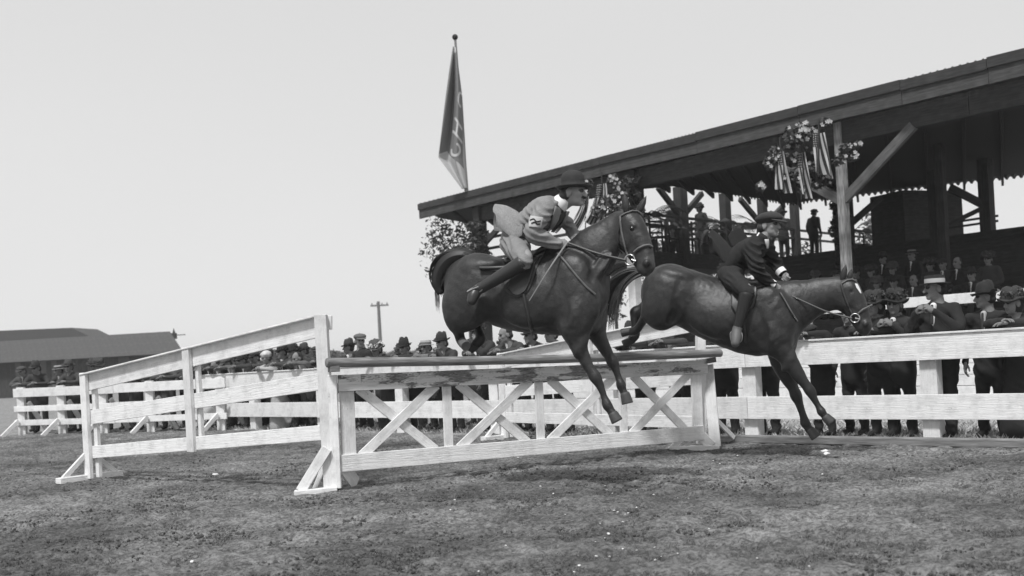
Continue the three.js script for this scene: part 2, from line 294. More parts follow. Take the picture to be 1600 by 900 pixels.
wing('white three-rail wing sloping down to the left of the jump',
  { r1: at(500, 511, 10.8), r2: at(501, 596, 10.8), r3: at(502, 676, 10.8) }, { r1: at(133, 599, 13.3), r2: at(136, 653, 13.3), r3: at(138, 707, 13.3) });
wing('white wing board sloping up behind the near horse to the right standard',
  { r1: at(1092, 504, 13.25), r2: at(1092, 590, 13.25), r3: at(1092, 660, 13.25) }, { r1: at(783, 565, 16.2), r2: at(783, 612, 16.2), r3: at(783, 652, 16.2) });
single('ground_pole', (() => { const P = at(1128, 690, 13.7), Q = at(1620, 704, 11.1); P.y = Q.y = .05; const g = boxGeo(P.distanceTo(Q), .1, .11, .02); g.applyMatrix4(basis(P, Q)); const c = P.clone().add(Q).multiplyScalar(.5); g.translate(c.x, c.y, c.z); return g; })(), M.oldwood, 'weathered square timber lying on the ground before the right fence', 'timber');

// ---------------------------------------------------------------- foliage helpers
function leafCloud(n, where, size, curl = .3) {
  const p = new Float32Array(n * 12 * 1), uv = new Float32Array(n * 8), idx = []; const a = V(0, 0, 0), b = V(0, 0, 0), c = V(0, 0, 0);
  for (let i = 0; i < n; i++) {
    where(c); const s = size * rr(.6, 1.4); a.set(rr(-1, 1), rr(-1, .6), rr(-1, 1)).normalize(); b.set(rr(-1, 1), rr(-1, 1), rr(-1, 1)).cross(a).normalize();
    const n0 = a.clone().cross(b).multiplyScalar(s * curl * rr(-.5, .5));
    const q = [c.clone().addScaledVector(a, -s), c.clone().addScaledVector(b, s * .42).add(n0), c.clone().addScaledVector(a, s), c.clone().addScaledVector(b, -s * .42).add(n0)];
    q.forEach((v, k) => { p[i * 12 + k * 3] = v.x; p[i * 12 + k * 3 + 1] = v.y; p[i * 12 + k * 3 + 2] = v.z; });
    idx.push(i * 4, i * 4 + 1, i * 4 + 2, i * 4, i * 4 + 2, i * 4 + 3);
  }
  const g = new THREE.BufferGeometry(); g.setAttribute('position', new THREE.BufferAttribute(p, 3)); g.setAttribute('uv', new THREE.BufferAttribute(uv, 2)); g.setIndex(idx); g.computeVertexNormals(); return g;
}
function clumps(list) { return c => { const k = list[Math.floor(rnd() * list.length)], r = Math.cbrt(rnd()); let x, y, z; do { x = rr(-1, 1); y = rr(-1, 1); z = rr(-1, 1); } while (x * x + y * y + z * z > 1); const d = Math.hypot(x, y, z) || 1, w = Math.pow(r, .6) / d; c.set(k[0] + x * w * k[3], k[1] + y * w * k[4], k[2] + z * w * k[3]); }; }
function tree(name, label, base, h, spread, leaves, size, material, group, trunkR = .12, shift = 0, low = .32) {
  const t = thing(name, label, 'tree', base, 0, group); const list = [], limbs = [];
  limbs.push(tube([V(0, -.1, 0), V(rr(-.1, .1), h * .3, rr(-.1, .1)), V(rr(-.2, .2), h * .75, rr(-.2, .2))], k => trunkR * (1 - .75 * k), 8, 7));
  for (let i = 0; i < 9; i++) { const an = i * 2.4 + rr(-.4, .4), y = h * rr(low, .92), r = spread * rr(.35, 1) * (1 - .35 * Math.abs(y / h - .6)); const e = V(Math.cos(an) * r + shift * y / h, y, Math.sin(an) * r); limbs.push(tube([V(0, y * .55, 0), V(e.x * .5, y * .8, e.z * .5), e], k => trunkR * .4 * (1 - .8 * k), 6, 5)); list.push([e.x, e.y, e.z, spread * rr(.28, .5), h * rr(.08, .16)]); }
  list.push([shift * .9, h * .9, 0, spread * .5, h * .12]);
  part('trunk', merge(limbs), M.bark, t); part('crown', leafCloud(leaves, clumps(list), size), material, t); return t;
}
// ---------------------------------------------------------------- far background
{
  const b = thing('barn', 'long dark barn with plank walls and shingled roof far at left', 'barn'); const D = 88;
  const eL = at(-120, 556, D), eR = at(287, 551, D - 2), rL = at(-120, 531, D + 6), rR = at(266, 527, D + 4); const gy = -.06;
  const quad = (a, c, d, e, sx = 1, sy = 1) => { const g = new THREE.BufferGeometry(); g.setAttribute('position', new THREE.Float32BufferAttribute([...a.toArray(), ...c.toArray(), ...d.toArray(), ...e.toArray()], 3)); g.setAttribute('uv', new THREE.Float32BufferAttribute([0, 0, sx, 0, sx, sy, 0, sy], 2)); g.setIndex([0, 1, 2, 0, 2, 3]); g.computeVertexNormals(); return g; };
  const slope = eR.y > eL.y ? eL.y : eR.y; eL.y = eR.y = slope; rL.y = rR.y = (rL.y + rR.y) / 2;
  const bl = eL.clone().setZ(eL.z - 12), br = eR.clone().setZ(eR.z - 12); br.x = rR.x - 3;
  const roofMat = mat(.10, { map: T.wood, side: THREE.DoubleSide }), wallMat = mat(.05, { map: T.wood });
  part('roof', merge([quad(eL, eR, rR, rL, 20, 3), quad(rL, rR, br, bl, 20, 3)]), roofMat, b);
  for (let i = 0; i < 50; i++) { const t = i / 50, p = eL.clone().lerp(eR, t + .5 / 50), m = part('plank', boxGeo((eR.x - eL.x) / 50 * .93, slope + .1, .08, 0), i % 5 === 2 || i % 7 === 3 ? mat(.09) : wallMat, b); m.position.set(p.x - .05, slope / 2 - .1, p.z - .9); }
  part('gable_wall', new THREE.BoxGeometry(.15, slope, 7).translate(eR.x - 1.6, slope / 2 - .05, eR.z - 4.6), wallMat, b);
  const v = at(272, 526, D + 4); part('roof_vent', merge([new THREE.BoxGeometry(.35, .5, .5).translate(v.x, v.y + .05, v.z), new THREE.BoxGeometry(1.9, .07, .07).translate(v.x, v.y + .12, v.z), new THREE.ConeGeometry(.14, .5, 6).translate(v.x, v.y + .5, v.z)]), wallMat, b);
  const c = thing('barn', 'taller barn gable rising behind the long barn roof', 'barn'); const A = at(-30, 560, 96), Bq = at(152, 531, 96), Cq = at(112, 512, 96), Dq = at(20, 512, 96);
  const sh = new THREE.Shape([new THREE.Vector2(A.x, 0), new THREE.Vector2(Bq.x + 1.4, 0), new THREE.Vector2(Bq.x + .6, Bq.y - .4), new THREE.Vector2(Cq.x, Cq.y), new THREE.Vector2(A.x, Cq.y + .1)]);
  part('wall', new THREE.ExtrudeGeometry(sh, { depth: 6, bevelEnabled: false }).translate(0, 0, -102), mat(.07), c);
}
{
  const p = thing('telegraph_pole', 'lone wooden telegraph pole with one cross arm in the distance', 'telegraph pole'); const top = at(591, 471, 105), bot = at(594, 553, 105); bot.y = -.1; bot.x = top.x;
  part('pole', tube([bot, top.clone().lerp(bot, .5), top], k => .2 - .06 * k, 6, 8), mat(.14), p);
  const a = at(579, 478, 105), b = at(607, 476.5, 105); const arm = board(p, 'cross_arm', a, b, .16, .14, mat(.14));
  for (let i = 0; i < 4; i++) { const q = a.clone().lerp(b, .08 + i * .28); part('insulator', new THREE.CylinderGeometry(.05, .07, .2, 6).translate(q.x, q.y + .17, q.z), mat(.2), p); }
}
for (const [x, top, D, w, n] of [[378, 551, 120, 3, 900], [410, 549, 128, 4, 1200], [440, 550, 118, 3.4, 1000], [470, 550, 130, 4, 1200], [500, 552, 122, 3.2, 1000], [540, 553, 190, 4, 600], [575, 552, 210, 4.6, 600], [620, 552, 200, 4.2, 600], [655, 553, 190, 3.6, 500], [330, 556, 140, 3.5, 800]]) {
  const p = at(x, top, D), h = p.y + .3; p.y = -.06;
  tree('distant_tree', D > 150 ? 'hazy tree on the far skyline beyond the field' : 'grey rounded tree in the far row behind the left crowd', p, h, w, n, D > 150 ? .5 : .34, M.leafPale, D > 150 ? 'hazy trees on the skyline' : 'far row of trees behind the left crowd', .2);
}

// ---------------------------------------------------------------- grandstand
const stand = thing('grandstand', 'dark open wooden grandstand with long sloping roof edge behind the fence', 'grandstand');
const HF = 6.2;
const roofLine = px => { const py = 322 + (px - 656) * (100 - 322) / (1535 - 656), dx = px - 800, dy = py - 554, v = dx * sR + dy * cR; return at(px, py, (HF - EYE) * FOCAL / -v); };
const fAt = (px, y) => { const p = roofLine(px); p.y = y; return p; };  // a point on the stand's front line
const FA = fAt(975, 0), AX = fAt(1297, 0).sub(fAt(975, 0)).setY(0).normalize(), BX = V(-AX.z, 0, AX.x).multiplyScalar(-1);
if (BX.z > 0) BX.multiplyScalar(-1);
const sp = (a, b, y) => FA.clone().addScaledVector(AX, a).addScaledVector(BX, b).setY(y);
{
  // corrugated roof: front edge to a bent back edge
  const back = [[690, 338, 36], [745, 350, 35.7], [990, 296, 29.8], [1057, 291, 30.6], [1240, 322, 36], [1268, 316, 36.5], [1533, 285, 33], [1700, 266, 31.4]].map(a => at(...a));
  const front = [656, 700, 905, 985, 1190, 1245, 1535, 1680].map(x => roofLine(x));
  const P = [], N = []; const cols = [];
  for (let i = 0; i < 7; i++) { const n = Math.max(2, Math.round(Math.max(back[i].distanceTo(back[i + 1]), 1) / .05)); for (let k = 0; k < n; k++) cols.push([front[i].clone().lerp(front[i + 1], k / n), back[i].clone().lerp(back[i + 1], k / n)]); }
  const pos = [], idx = [];
  cols.forEach(([f, b], i) => { const w = .055 * Math.sin(i * Math.PI / 2 + .7); for (const dy of [0, .03]) for (const t of [0, .5, 1]) { const p = f.clone().lerp(b, t); p.y += .03 + w + dy + (t === .5 ? .0 : 0); pos.push(p.x, p.y, p.z); } });
  for (let i = 0; i + 1 < cols.length; i++) { const a = i * 6, b = a + 6; for (const [o, s] of [[0, 1], [3, -1]]) for (const t of [0, 1]) { const q = [a + o + t, b + o + t, b + o + t + 1, a + o + t + 1]; if (s > 0) idx.push(q[0], q[2], q[1], q[0], q[3], q[2]); else idx.push(q[0], q[1], q[2], q[0], q[2], q[3]); } idx.push(a + 2, b + 2, b + 5, a + 2, b + 5, a + 5, a, a + 3, b + 3, a, b + 3, b); }
  const g = new THREE.BufferGeometry(); g.setAttribute('position', new THREE.Float32BufferAttribute(pos, 3)); g.setAttribute('uv', new THREE.Float32BufferAttribute(new Float32Array(pos.length / 3 * 2), 2)); g.setIndex(idx); g.computeVertexNormals();
  const roof = part('roof', g, new THREE.MeshStandardMaterial({ color: grey(.055), roughness: .7, side: THREE.DoubleSide }), stand); roof.userData.label = 'corrugated iron roof sheets';
  { // boarded ceiling under the sheets, stopping short of the back edge
    const q = [], ix = []; cols.filter((_, i) => i % 6 === 0 || i === cols.length - 1).forEach(([f, b]) => { for (const t of [.015, .9]) for (const dy of [-.05, -.09]) { const v = f.clone().lerp(b, t); q.push(v.x, v.y + dy, v.z); } }); const m = q.length / 12;
    for (let i = 0; i + 1 < m; i++) { const a = i * 4, b = a + 4; for (const [c, d] of [[0, 1], [1, 3], [3, 2], [2, 0]]) ix.push(a + c, b + c, b + d, a + c, b + d, a + d); }
    const cg = new THREE.BufferGeometry(); cg.setAttribute('position', new THREE.Float32BufferAttribute(q, 3)); cg.setAttribute('uv', new THREE.Float32BufferAttribute(q.flatMap((v, i) => i % 3 === 2 ? [] : [v]), 2)); cg.setIndex(ix); const ng = cg.toNonIndexed(); ng.computeVertexNormals(); part('ceiling', ng, new THREE.MeshStandardMaterial({ color: grey(.055), roughness: .9, side: THREE.DoubleSide }), stand);
  }
  // fascia: two lapped boards along the front edge, in lengths
  const xs = [656, 800, 940, 1090, 1250, 1410, 1545, 1680];
  for (let i = 0; i + 1 < xs.length; i++) {
    const p = roofLine(xs[i]), q = roofLine(xs[i + 1]);
    board(stand, 'fascia_board', p.clone().setY(HF - .03 + rr(-.015, .015)), q.clone().setY(HF - .03 + rr(-.015, .015)), .2, .05, M.beam, { z: .07, extra: -.01 });
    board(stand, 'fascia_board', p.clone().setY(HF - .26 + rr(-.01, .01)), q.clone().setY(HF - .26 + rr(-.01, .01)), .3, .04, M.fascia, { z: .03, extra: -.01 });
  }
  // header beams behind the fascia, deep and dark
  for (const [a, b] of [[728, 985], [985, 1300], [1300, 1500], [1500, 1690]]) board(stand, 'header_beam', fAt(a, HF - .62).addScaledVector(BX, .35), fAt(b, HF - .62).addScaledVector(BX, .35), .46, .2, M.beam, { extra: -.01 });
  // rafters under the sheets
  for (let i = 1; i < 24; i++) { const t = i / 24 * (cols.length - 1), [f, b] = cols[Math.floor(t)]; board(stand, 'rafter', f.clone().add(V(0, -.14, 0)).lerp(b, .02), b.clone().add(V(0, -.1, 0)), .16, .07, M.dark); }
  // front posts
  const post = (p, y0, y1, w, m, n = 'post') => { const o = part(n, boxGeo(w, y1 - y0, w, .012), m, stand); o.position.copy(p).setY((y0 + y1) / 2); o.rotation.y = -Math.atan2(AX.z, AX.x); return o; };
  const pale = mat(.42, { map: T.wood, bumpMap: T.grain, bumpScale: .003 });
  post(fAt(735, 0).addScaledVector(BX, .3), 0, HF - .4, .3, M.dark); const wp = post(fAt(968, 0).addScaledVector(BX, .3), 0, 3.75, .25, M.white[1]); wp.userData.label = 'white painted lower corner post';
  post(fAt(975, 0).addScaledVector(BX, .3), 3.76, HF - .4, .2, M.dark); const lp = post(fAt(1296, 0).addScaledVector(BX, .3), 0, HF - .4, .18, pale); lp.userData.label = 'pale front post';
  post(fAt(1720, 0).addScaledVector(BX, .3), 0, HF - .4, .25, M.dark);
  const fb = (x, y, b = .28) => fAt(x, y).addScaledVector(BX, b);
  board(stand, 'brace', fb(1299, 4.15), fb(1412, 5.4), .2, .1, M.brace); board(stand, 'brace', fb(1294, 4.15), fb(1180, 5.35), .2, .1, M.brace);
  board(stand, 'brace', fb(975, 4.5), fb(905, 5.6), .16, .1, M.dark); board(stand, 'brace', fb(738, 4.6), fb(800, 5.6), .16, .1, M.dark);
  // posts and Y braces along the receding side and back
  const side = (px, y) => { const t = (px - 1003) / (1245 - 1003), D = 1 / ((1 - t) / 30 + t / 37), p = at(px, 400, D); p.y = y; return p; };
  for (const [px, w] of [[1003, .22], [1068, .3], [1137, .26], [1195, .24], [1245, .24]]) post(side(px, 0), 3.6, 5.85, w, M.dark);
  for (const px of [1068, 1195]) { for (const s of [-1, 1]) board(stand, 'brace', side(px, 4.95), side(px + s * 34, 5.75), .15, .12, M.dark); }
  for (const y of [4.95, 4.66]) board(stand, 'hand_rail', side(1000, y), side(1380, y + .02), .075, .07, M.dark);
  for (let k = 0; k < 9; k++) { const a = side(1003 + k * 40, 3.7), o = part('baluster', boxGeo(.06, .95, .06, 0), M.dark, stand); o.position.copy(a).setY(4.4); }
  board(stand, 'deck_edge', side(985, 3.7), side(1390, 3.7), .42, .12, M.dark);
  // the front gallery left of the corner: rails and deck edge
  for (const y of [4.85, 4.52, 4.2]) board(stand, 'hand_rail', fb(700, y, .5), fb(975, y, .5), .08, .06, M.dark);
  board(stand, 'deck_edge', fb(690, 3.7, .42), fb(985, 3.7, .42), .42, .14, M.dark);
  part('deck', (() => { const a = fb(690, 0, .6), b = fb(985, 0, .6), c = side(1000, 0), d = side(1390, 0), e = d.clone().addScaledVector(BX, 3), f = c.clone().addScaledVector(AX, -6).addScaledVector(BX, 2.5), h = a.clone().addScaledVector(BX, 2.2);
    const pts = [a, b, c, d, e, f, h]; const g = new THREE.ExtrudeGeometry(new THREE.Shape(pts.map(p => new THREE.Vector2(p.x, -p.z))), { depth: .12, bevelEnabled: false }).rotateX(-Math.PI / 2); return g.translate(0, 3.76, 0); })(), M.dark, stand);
  // big vine-wrapped posts and braces at the back right
  post(at(1321, 400, 31).setY(0), 0, 5.7, .42, M.dark); post(at(1463, 380, 30).setY(0), 0, 5.7, .24, M.dark); post(at(1475, 380, 27).setY(0), 1.5, 5.9, .2, M.dark); post(at(1545, 380, 29).setY(0), 0, 5.9, .3, M.dark);
  const bb = (px, py, D) => at(px, py, D);
  board(stand, 'brace', bb(1329, 350, 31), bb(1376, 309, 32), .16, .12, M.dark); board(stand, 'brace', bb(1484, 293, 29), bb(1546, 325, 29), .2, .12, M.dark); board(stand, 'brace', bb(1480, 352, 29), bb(1546, 320, 29), .12, .1, M.dark);
  for (const py of [354, 346]) board(stand, 'hand_rail', bb(1478, py + 3, 30), bb(1560, py - 9, 29.4), .06, .06, M.dark);
  board(stand, 'hand_rail', bb(1329, 359, 33), bb(1370, 364, 35), .06, .06, M.dark);
  // raked seating: risers and plank seats
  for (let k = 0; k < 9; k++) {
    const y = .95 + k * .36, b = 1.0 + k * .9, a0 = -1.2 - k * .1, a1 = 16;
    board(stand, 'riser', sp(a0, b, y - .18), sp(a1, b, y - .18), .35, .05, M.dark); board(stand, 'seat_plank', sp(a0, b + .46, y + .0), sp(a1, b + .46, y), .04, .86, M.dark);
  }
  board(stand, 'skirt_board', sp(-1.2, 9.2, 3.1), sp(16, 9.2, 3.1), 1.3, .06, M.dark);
  // white front wall of lapped boards and its front rail
  for (let k = 0; k < 5; k++) for (const [a0, a1] of [[-5.2, .2], [.2, 4.9], [4.9, 9.9], [9.9, 14.5]]) board(stand, 'wall_board', sp(a0, -.55, .11 + k * .21), sp(a1, -.55, .11 + k * .21), .2, .025, white(), { z: -.012 + .006 * (k % 2), extra: -.01 });
  for (const [a0, a1] of [[2.4, 5.2], [5.2, 8.4], [8.4, 14]]) board(stand, 'front_rail', sp(a0, .1, 1.86), sp(a1, .1, 1.86), .2, .05, M.white[1], { extra: -.01 });
  for (const a of [2.6, 5.2, 8.4, 11.5]) { const o = part('rail_post', boxGeo(.2, .95, .1), M.white[3], stand); o.position.copy(sp(a, .17, 1.45)); o.rotation.y = -Math.atan2(AX.z, AX.x); }
  // dark booth at the right
  const bo = part('booth', boxGeo(2.3, 2.1, 1.4, .03), M.dark, stand); bo.position.copy(at(1434, 372, 33)); bo.position.y = 4.4; bo.rotation.y = .4;
}
// vines climbing the end posts
function vine(label, p, y0, y1, r, n, m, group) {
  const t = thing('climbing_vine', label, 'vine', V(p.x, 0, p.z), 0, group), list = []; for (let i = 0; i < 12; i++) { const y = y0 + (y1 - y0) * (i + .5) / 12; list.push([rr(-.12, .12), y, rr(-.1, .1), r * rr(.7, 1.3), (y1 - y0) / 16]); }
  const st = []; for (let k = 0; k < 3; k++) { const pts = []; for (let i = 0; i <= 10; i++) { const a = i * 1.1 + k * 2; pts.push(V(Math.cos(a) * r * .55, y0 + (y1 - y0) * i / 10, Math.sin(a) * r * .55)); } st.push(tube(pts, .018, 30, 5)); }
  part('stem', merge(st), M.bark, t); part('foliage', leafCloud(n, clumps(list), .085), m, t);
}
vine('leafy vine climbing the left end post of the grandstand', fAt(737, 0).addScaledVector(BX, .1), 2.6, 5.3, .28, 1500, M.leafDark);
vine('leafy vine twined round the thick back post beside the pale front post', at(1318, 400, 30.6), 2.6, 5.6, .24, 1300, M.leafDark);
vine('vine growing up the corner post behind the near horse head', fAt(977, 0).addScaledVector(BX, .12), 3.7, 5.6, .22, 900, M.leafDark);
tree('young_tree', 'small loose-leaved tree beside the left end of the grandstand', at(737, 560, 36).setY(0), 6.1, 1.0, 900, .08, M.leafPale, null, .06, -.75, .74);
tree('young_tree', 'low bushy tree at the stand end behind the near horse tail', at(741, 560, 37.5).setY(0), 5.3, .7, 420, .08, M.leafPale, null, .05, .1, .78);
for (const [x, top, D, w, n, l] of [[1388, 312, 48, 2.3, 2600, 'tall feathery tree seen under the roof left of the dark booth'], [1415, 300, 52, 1.8, 1500, 'thin tree top seen just under the roof above the dark booth'], [1050, 372, 46, 1.6, 900, 'bushy tree seen through the rails left of the Y-braced post'], [1110, 378, 46, 1.5, 800, 'bushy tree seen through the rails right of the Y-braced post'], [955, 330, 44, 1.2, 900, 'bushy tree seen beyond the corner of the gallery'], [1360, 372, 44, 1.7, 1700, 'low dark bush behind the rails right of the thick vine post'], [1022, 362, 42, 1.2, 1100, 'dark bush seen behind the chair nearest the near horse face'], [1080, 366, 43, 1.2, 1100, 'dark bush seen just right of the Y-braced post'], [1152, 370, 45, 1.3, 1200, 'dark bush seen behind the far rider back'], [1250, 380, 47, 1.5, 1400, 'dark bush seen below the standing figures on the gallery'], [1425, 318, 47, 1.3, 1400, 'dark tree rising behind the booth under the roof']]) {
  const p = at(x, top, D), h = p.y; p.y = 0; tree('background_tree', l, p, h, w, n, .11, M.leaf, 'trees seen through the grandstand', .1);
}
// potted palms on the gallery
function palm(label, p, s, fronds, turn) {
  const t = thing('potted_palm', label, 'palm', p, turn, 'potted palms on the gallery');
  part('pot', new THREE.LatheGeometry([[0, 0], [.16, 0], [.22, .34], [.24, .36], [.2, .36], [.18, .3], [0, .3]].map(a => new THREE.Vector2(...a)), 14), M.dark, t);
  part('stem', tube([V(0, .25, 0), V(.03, .5, 0), V(0, .75 * s, .02)], .035, 6, 6), M.bark, t);
  for (let i = 0; i < fronds; i++) {
    const a = i / fronds * 6.28 + .3, L = s * rr(.7, 1.05), rise = rr(.35, .75), pts = []; for (let k = 0; k <= 8; k++) { const q = k / 8; pts.push(V(Math.cos(a) * L * q, .75 * s + L * (rise * q * 1.6 - 1.15 * q * q), Math.sin(a) * L * q)); }
    const gs = [tube(pts, k => .012 * (1 - .8 * k), 10, 4)]; const c = new THREE.CatmullRomCurve3(pts);
    for (let k = 2; k < 22; k++) for (const sd of [-1, 1]) { const q = k / 22, o = c.getPoint(q), w = .3 * L * Math.sin(Math.PI * (.15 + .8 * q)), d = V(-Math.sin(a) * sd + Math.cos(a) * .7, -.55, Math.cos(a) * sd + Math.sin(a) * .7).normalize(), e = o.clone().addScaledVector(d, w), g = new THREE.BufferGeometry(); const m1 = o.clone().lerp(e, .4).add(V(.012, .012, 0)), m2 = o.clone().lerp(e, .4).add(V(-.012, -.012, 0)); g.setAttribute('position', new THREE.Float32BufferAttribute([...o.toArray(), ...m1.toArray(), ...e.toArray(), ...o.toArray(), ...e.toArray(), ...m2.toArray()], 3)); g.computeVertexNormals(); gs.push(g); }
    part('frond', merge(gs), M.leafDark, t);
  }
}
const deckAt = (px, D) => at(px, 400, D).setY(3.9);
palm('potted palm drooping between near horse ear and the Y-braced post', deckAt(1046, 31.5), .95, 7, 0);
palm('potted palm with arching fronds between the two back posts', deckAt(1106, 33), 1.0, 7, 1);
palm('potted palm rising behind the far rider cap', deckAt(1160, 34.2), 1.15, 8, 2);
palm('potted palm beside the far end of the rail near the booth', deckAt(1392, 37), 1.25, 9, 2.5);
palm('small potted palm at the far right under the roof', deckAt(1350, 36), .9, 7, .5);
palm('tall potted palm at the near corner of the gallery rail', deckAt(1016, 30.6), 1.3, 8, .4);
palm('tall potted palm just left of the second back post', deckAt(1128, 33.6), 1.35, 9, 1.7);
palm('tall potted palm close behind the far rider shoulders', deckAt(1186, 35.4), 1.3, 8, 3);
// chairs left on the gallery
function chair(label, p, turn) {
  const t = thing('slat_chair', label, 'chair', p, turn, 'chairs on the gallery');
  part('seat', boxGeo(.44, .04, .42), M.dark, t).position.set(0, .45, 0);
  for (const x of [-.2, .2]) { for (const z of [-.18, .18]) part('leg', boxGeo(.04, .44, .04, 0), M.dark, t).position.set(x, .22, z); part('back_post', boxGeo(.04, .52, .04, 0), M.dark, t).position.set(x, .72, -.18); }
  for (let k = 0; k < 3; k++) part('back_slat', boxGeo(.36, .06, .025, 0), M.dark, t).position.set(0, .6 + k * .16, -.18);
}
chair('slat-back chair on the gallery nearest the near horse face', deckAt(1032, 30.9), .4); chair('slat-back chair turned sideways beside the Y-braced post', deckAt(1052, 31.4), 1.3); chair('slat-back chair close behind the Y-braced post', deckAt(1080, 32.0), -.5); chair('slat-back chair between the two back posts', deckAt(1112, 33.2), .9);

// ---------------------------------------------------------------- flagpole with its long pennant
function cloth(P, nu, nv, t = .012) {                               // closed thin sheet from a point function (u,v) -> Vector3
  const pos = [], uv = [], idx = []; const e = 1e-3;
  for (const s of [0, 1]) for (let j = 0; j <= nv; j++) for (let i = 0; i <= nu; i++) { const u = i / nu, v = j / nv, p = P(u, v), n = P(Math.min(1, u + e), v).sub(P(Math.max(0, u - e), v)).cross(P(u, Math.min(1, v + e)).sub(P(u, Math.max(0, v - e)))).normalize(); p.addScaledVector(n, (s - .5) * t); pos.push(p.x, p.y, p.z); uv.push(u, v); }
  const W = nu + 1, S = W * (nv + 1);
  for (let j = 0; j < nv; j++) for (let i = 0; i < nu; i++) { const a = j * W + i, b = a + 1, c = a + W, d = c + 1; idx.push(a, c, b, b, c, d, S + a, S + b, S + c, S + b, S + d, S + c); }
  const rim = []; for (let i = 0; i <= nu; i++) rim.push(i); for (let j = 1; j <= nv; j++) rim.push(j * W + nu); for (let i = nu - 1; i >= 0; i--) rim.push(nv * W + i); for (let j = nv - 1; j > 0; j--) rim.push(j * W);
  rim.forEach((a, k) => { const b = rim[(k + 1) % rim.length]; idx.push(a, b, S + b, a, S + b, S + a); });
  const g = new THREE.BufferGeometry(); g.setAttribute('position', new THREE.Float32BufferAttribute(pos, 3)); g.setAttribute('uv', new THREE.Float32BufferAttribute(uv, 2)); g.setIndex(idx); g.computeVertexNormals(); return g;
}
function canvasTex(w, h, draw) { const c = document.createElement('canvas'); c.width = w; c.height = h; draw(c.getContext('2d')); const t = new THREE.CanvasTexture(c); t.colorSpace = THREE.SRGBColorSpace; return t; }
{
  const D = 33, f = thing('roof_flagpole', 'flagpole on the stand roof with a drooping dark lettered flag', 'flagpole');
  const B = at(729, 300, D), Tt = at(711, 58, D);
  part('pole', tube([B, B.clone().lerp(Tt, .5), Tt], k => .065 - .03 * k, 8, 8), mat(.2), f); part('finial', new THREE.SphereGeometry(.09, 10, 8).translate(Tt.x, Tt.y, Tt.z), M.black, f);
  const R = [[713, 76], [717, 110], [722, 150], [725, 200], [728, 245], [731, 294]], Lf = [[708, 74], [703, 110], [698, 150], [692, 200], [686, 248], [722, 296]];
  const pick = (A, v) => { const t = v * 5, i = Math.min(4, Math.floor(t)), k = t - i; return [A[i][0] + (A[i + 1][0] - A[i][0]) * k, A[i][1] + (A[i + 1][1] - A[i][1]) * k]; };
  const tx = canvasTex(256, 1024, c => {
    c.fillStyle = '#747474'; c.fillRect(0, 0, 256, 1024); c.fillStyle = '#b4b4b4'; c.beginPath(); c.moveTo(0, 800); c.lineTo(70, 768); c.lineTo(150, 850); c.lineTo(256, 930); c.lineTo(256, 1024); c.lineTo(0, 1024); c.fill();
    c.fillStyle = '#c9c9c9'; c.fillRect(110, 0, 100, 50); c.strokeStyle = '#8a8a8a'; c.lineWidth = 8; c.beginPath(); c.moveTo(150, 830); c.lineTo(120, 940); c.stroke();
    c.strokeStyle = '#c4c4c4'; c.lineCap = 'round'; c.lineWidth = 17; 
    c.beginPath(); c.ellipse(232, 440, 30, 46, .2, .5 * Math.PI, 1.6 * Math.PI); c.stroke();
    c.beginPath(); c.moveTo(152, 560); c.lineTo(236, 632); c.moveTo(128, 640); c.lineTo(236, 730); c.moveTo(186, 596); c.lineTo(168, 672); c.stroke();
    c.beginPath(); c.ellipse(160, 775, 42, 40, 0, -.35 * Math.PI, 1.05 * Math.PI); c.stroke();
  });
  const g = cloth((u, v) => { const a = pick(Lf, v), b = pick(R, v), q = at(a[0] + (b[0] - a[0]) * u, a[1] + (b[1] - a[1]) * u, D); const w = Math.sin(Math.min(1, v) * Math.PI * .9); q.z += .22 * w * Math.sin(u * 9 + v * 2.5) + .1; return q; }, 26, 60);
  { const uv = g.attributes.uv; for (let i = 0; i < uv.count; i++) uv.setXY(i, uv.getX(i), 1 - uv.getY(i)); }
  part('flag', g, new THREE.MeshStandardMaterial({ map: tx, roughness: .9, side: THREE.DoubleSide }), f);
}
// small striped flags and flowers tied to the posts
const stripes = canvasTex(128, 256, c => { for (let i = 0; i < 9; i++) { c.fillStyle = i % 2 ? '#242424' : '#a8a8a8'; c.fillRect(i * 128 / 9, 0, 128 / 9 + 1, 256); } c.fillStyle = '#1c1c1c'; c.fillRect(0, 0, 72, 92); c.fillStyle = '#bdbdbd'; for (let i = 0; i < 5; i++) for (let j = 0; j < 6; j++) { c.beginPath(); c.arc(8 + i * 14, 9 + j * 15, 3, 0, 7); c.fill(); } });
const flagMat = new THREE.MeshStandardMaterial({ map: stripes, roughness: .9, side: THREE.DoubleSide });
function smallFlag(label, px, py, D, w, h, lean) {
  const o = at(px, py, D), t = thing('striped_flag', label, 'flag', o, 0, 'striped flags on the stand posts');
  const ph = rr(0, 6); const g = cloth((u, v) => V((u - .5) * w * (.55 + .45 * v) + lean * v * v, -h * v - .16 * h * u * v, .09 * Math.sin(u * 9 + v * 3 + ph) * (.4 + v) + .1 * v), 22, 14, .008); { const uv = g.attributes.uv; for (let i = 0; i < uv.count; i++) uv.setXY(i, uv.getX(i), 1 - uv.getY(i)); }
  part('cloth', g, flagMat, t); part('staff', tube([V(.02, .3, -.05), V(.0, 0, 0), V(-.06, -h * 1.1, .04)], .014, 6, 5), M.dark, t);
}
smallFlag('striped flag highest on the pale front post', 1279, 208, 22.4, .42, .82, .05); smallFlag('striped flag lowest left of the pale front post', 1219, 236, 22.8, .3, .8, 0); smallFlag('narrow striped flag between the flowers left of the pale post', 1252, 238, 22.7, .26, .9, .05);
smallFlag('striped flag by the near rider face on the corner post', 940, 287, 27.2, .42, .95, -.3); smallFlag('striped flag slanting below the first on the corner post', 915, 300, 27.3, .26, .9, -.42);
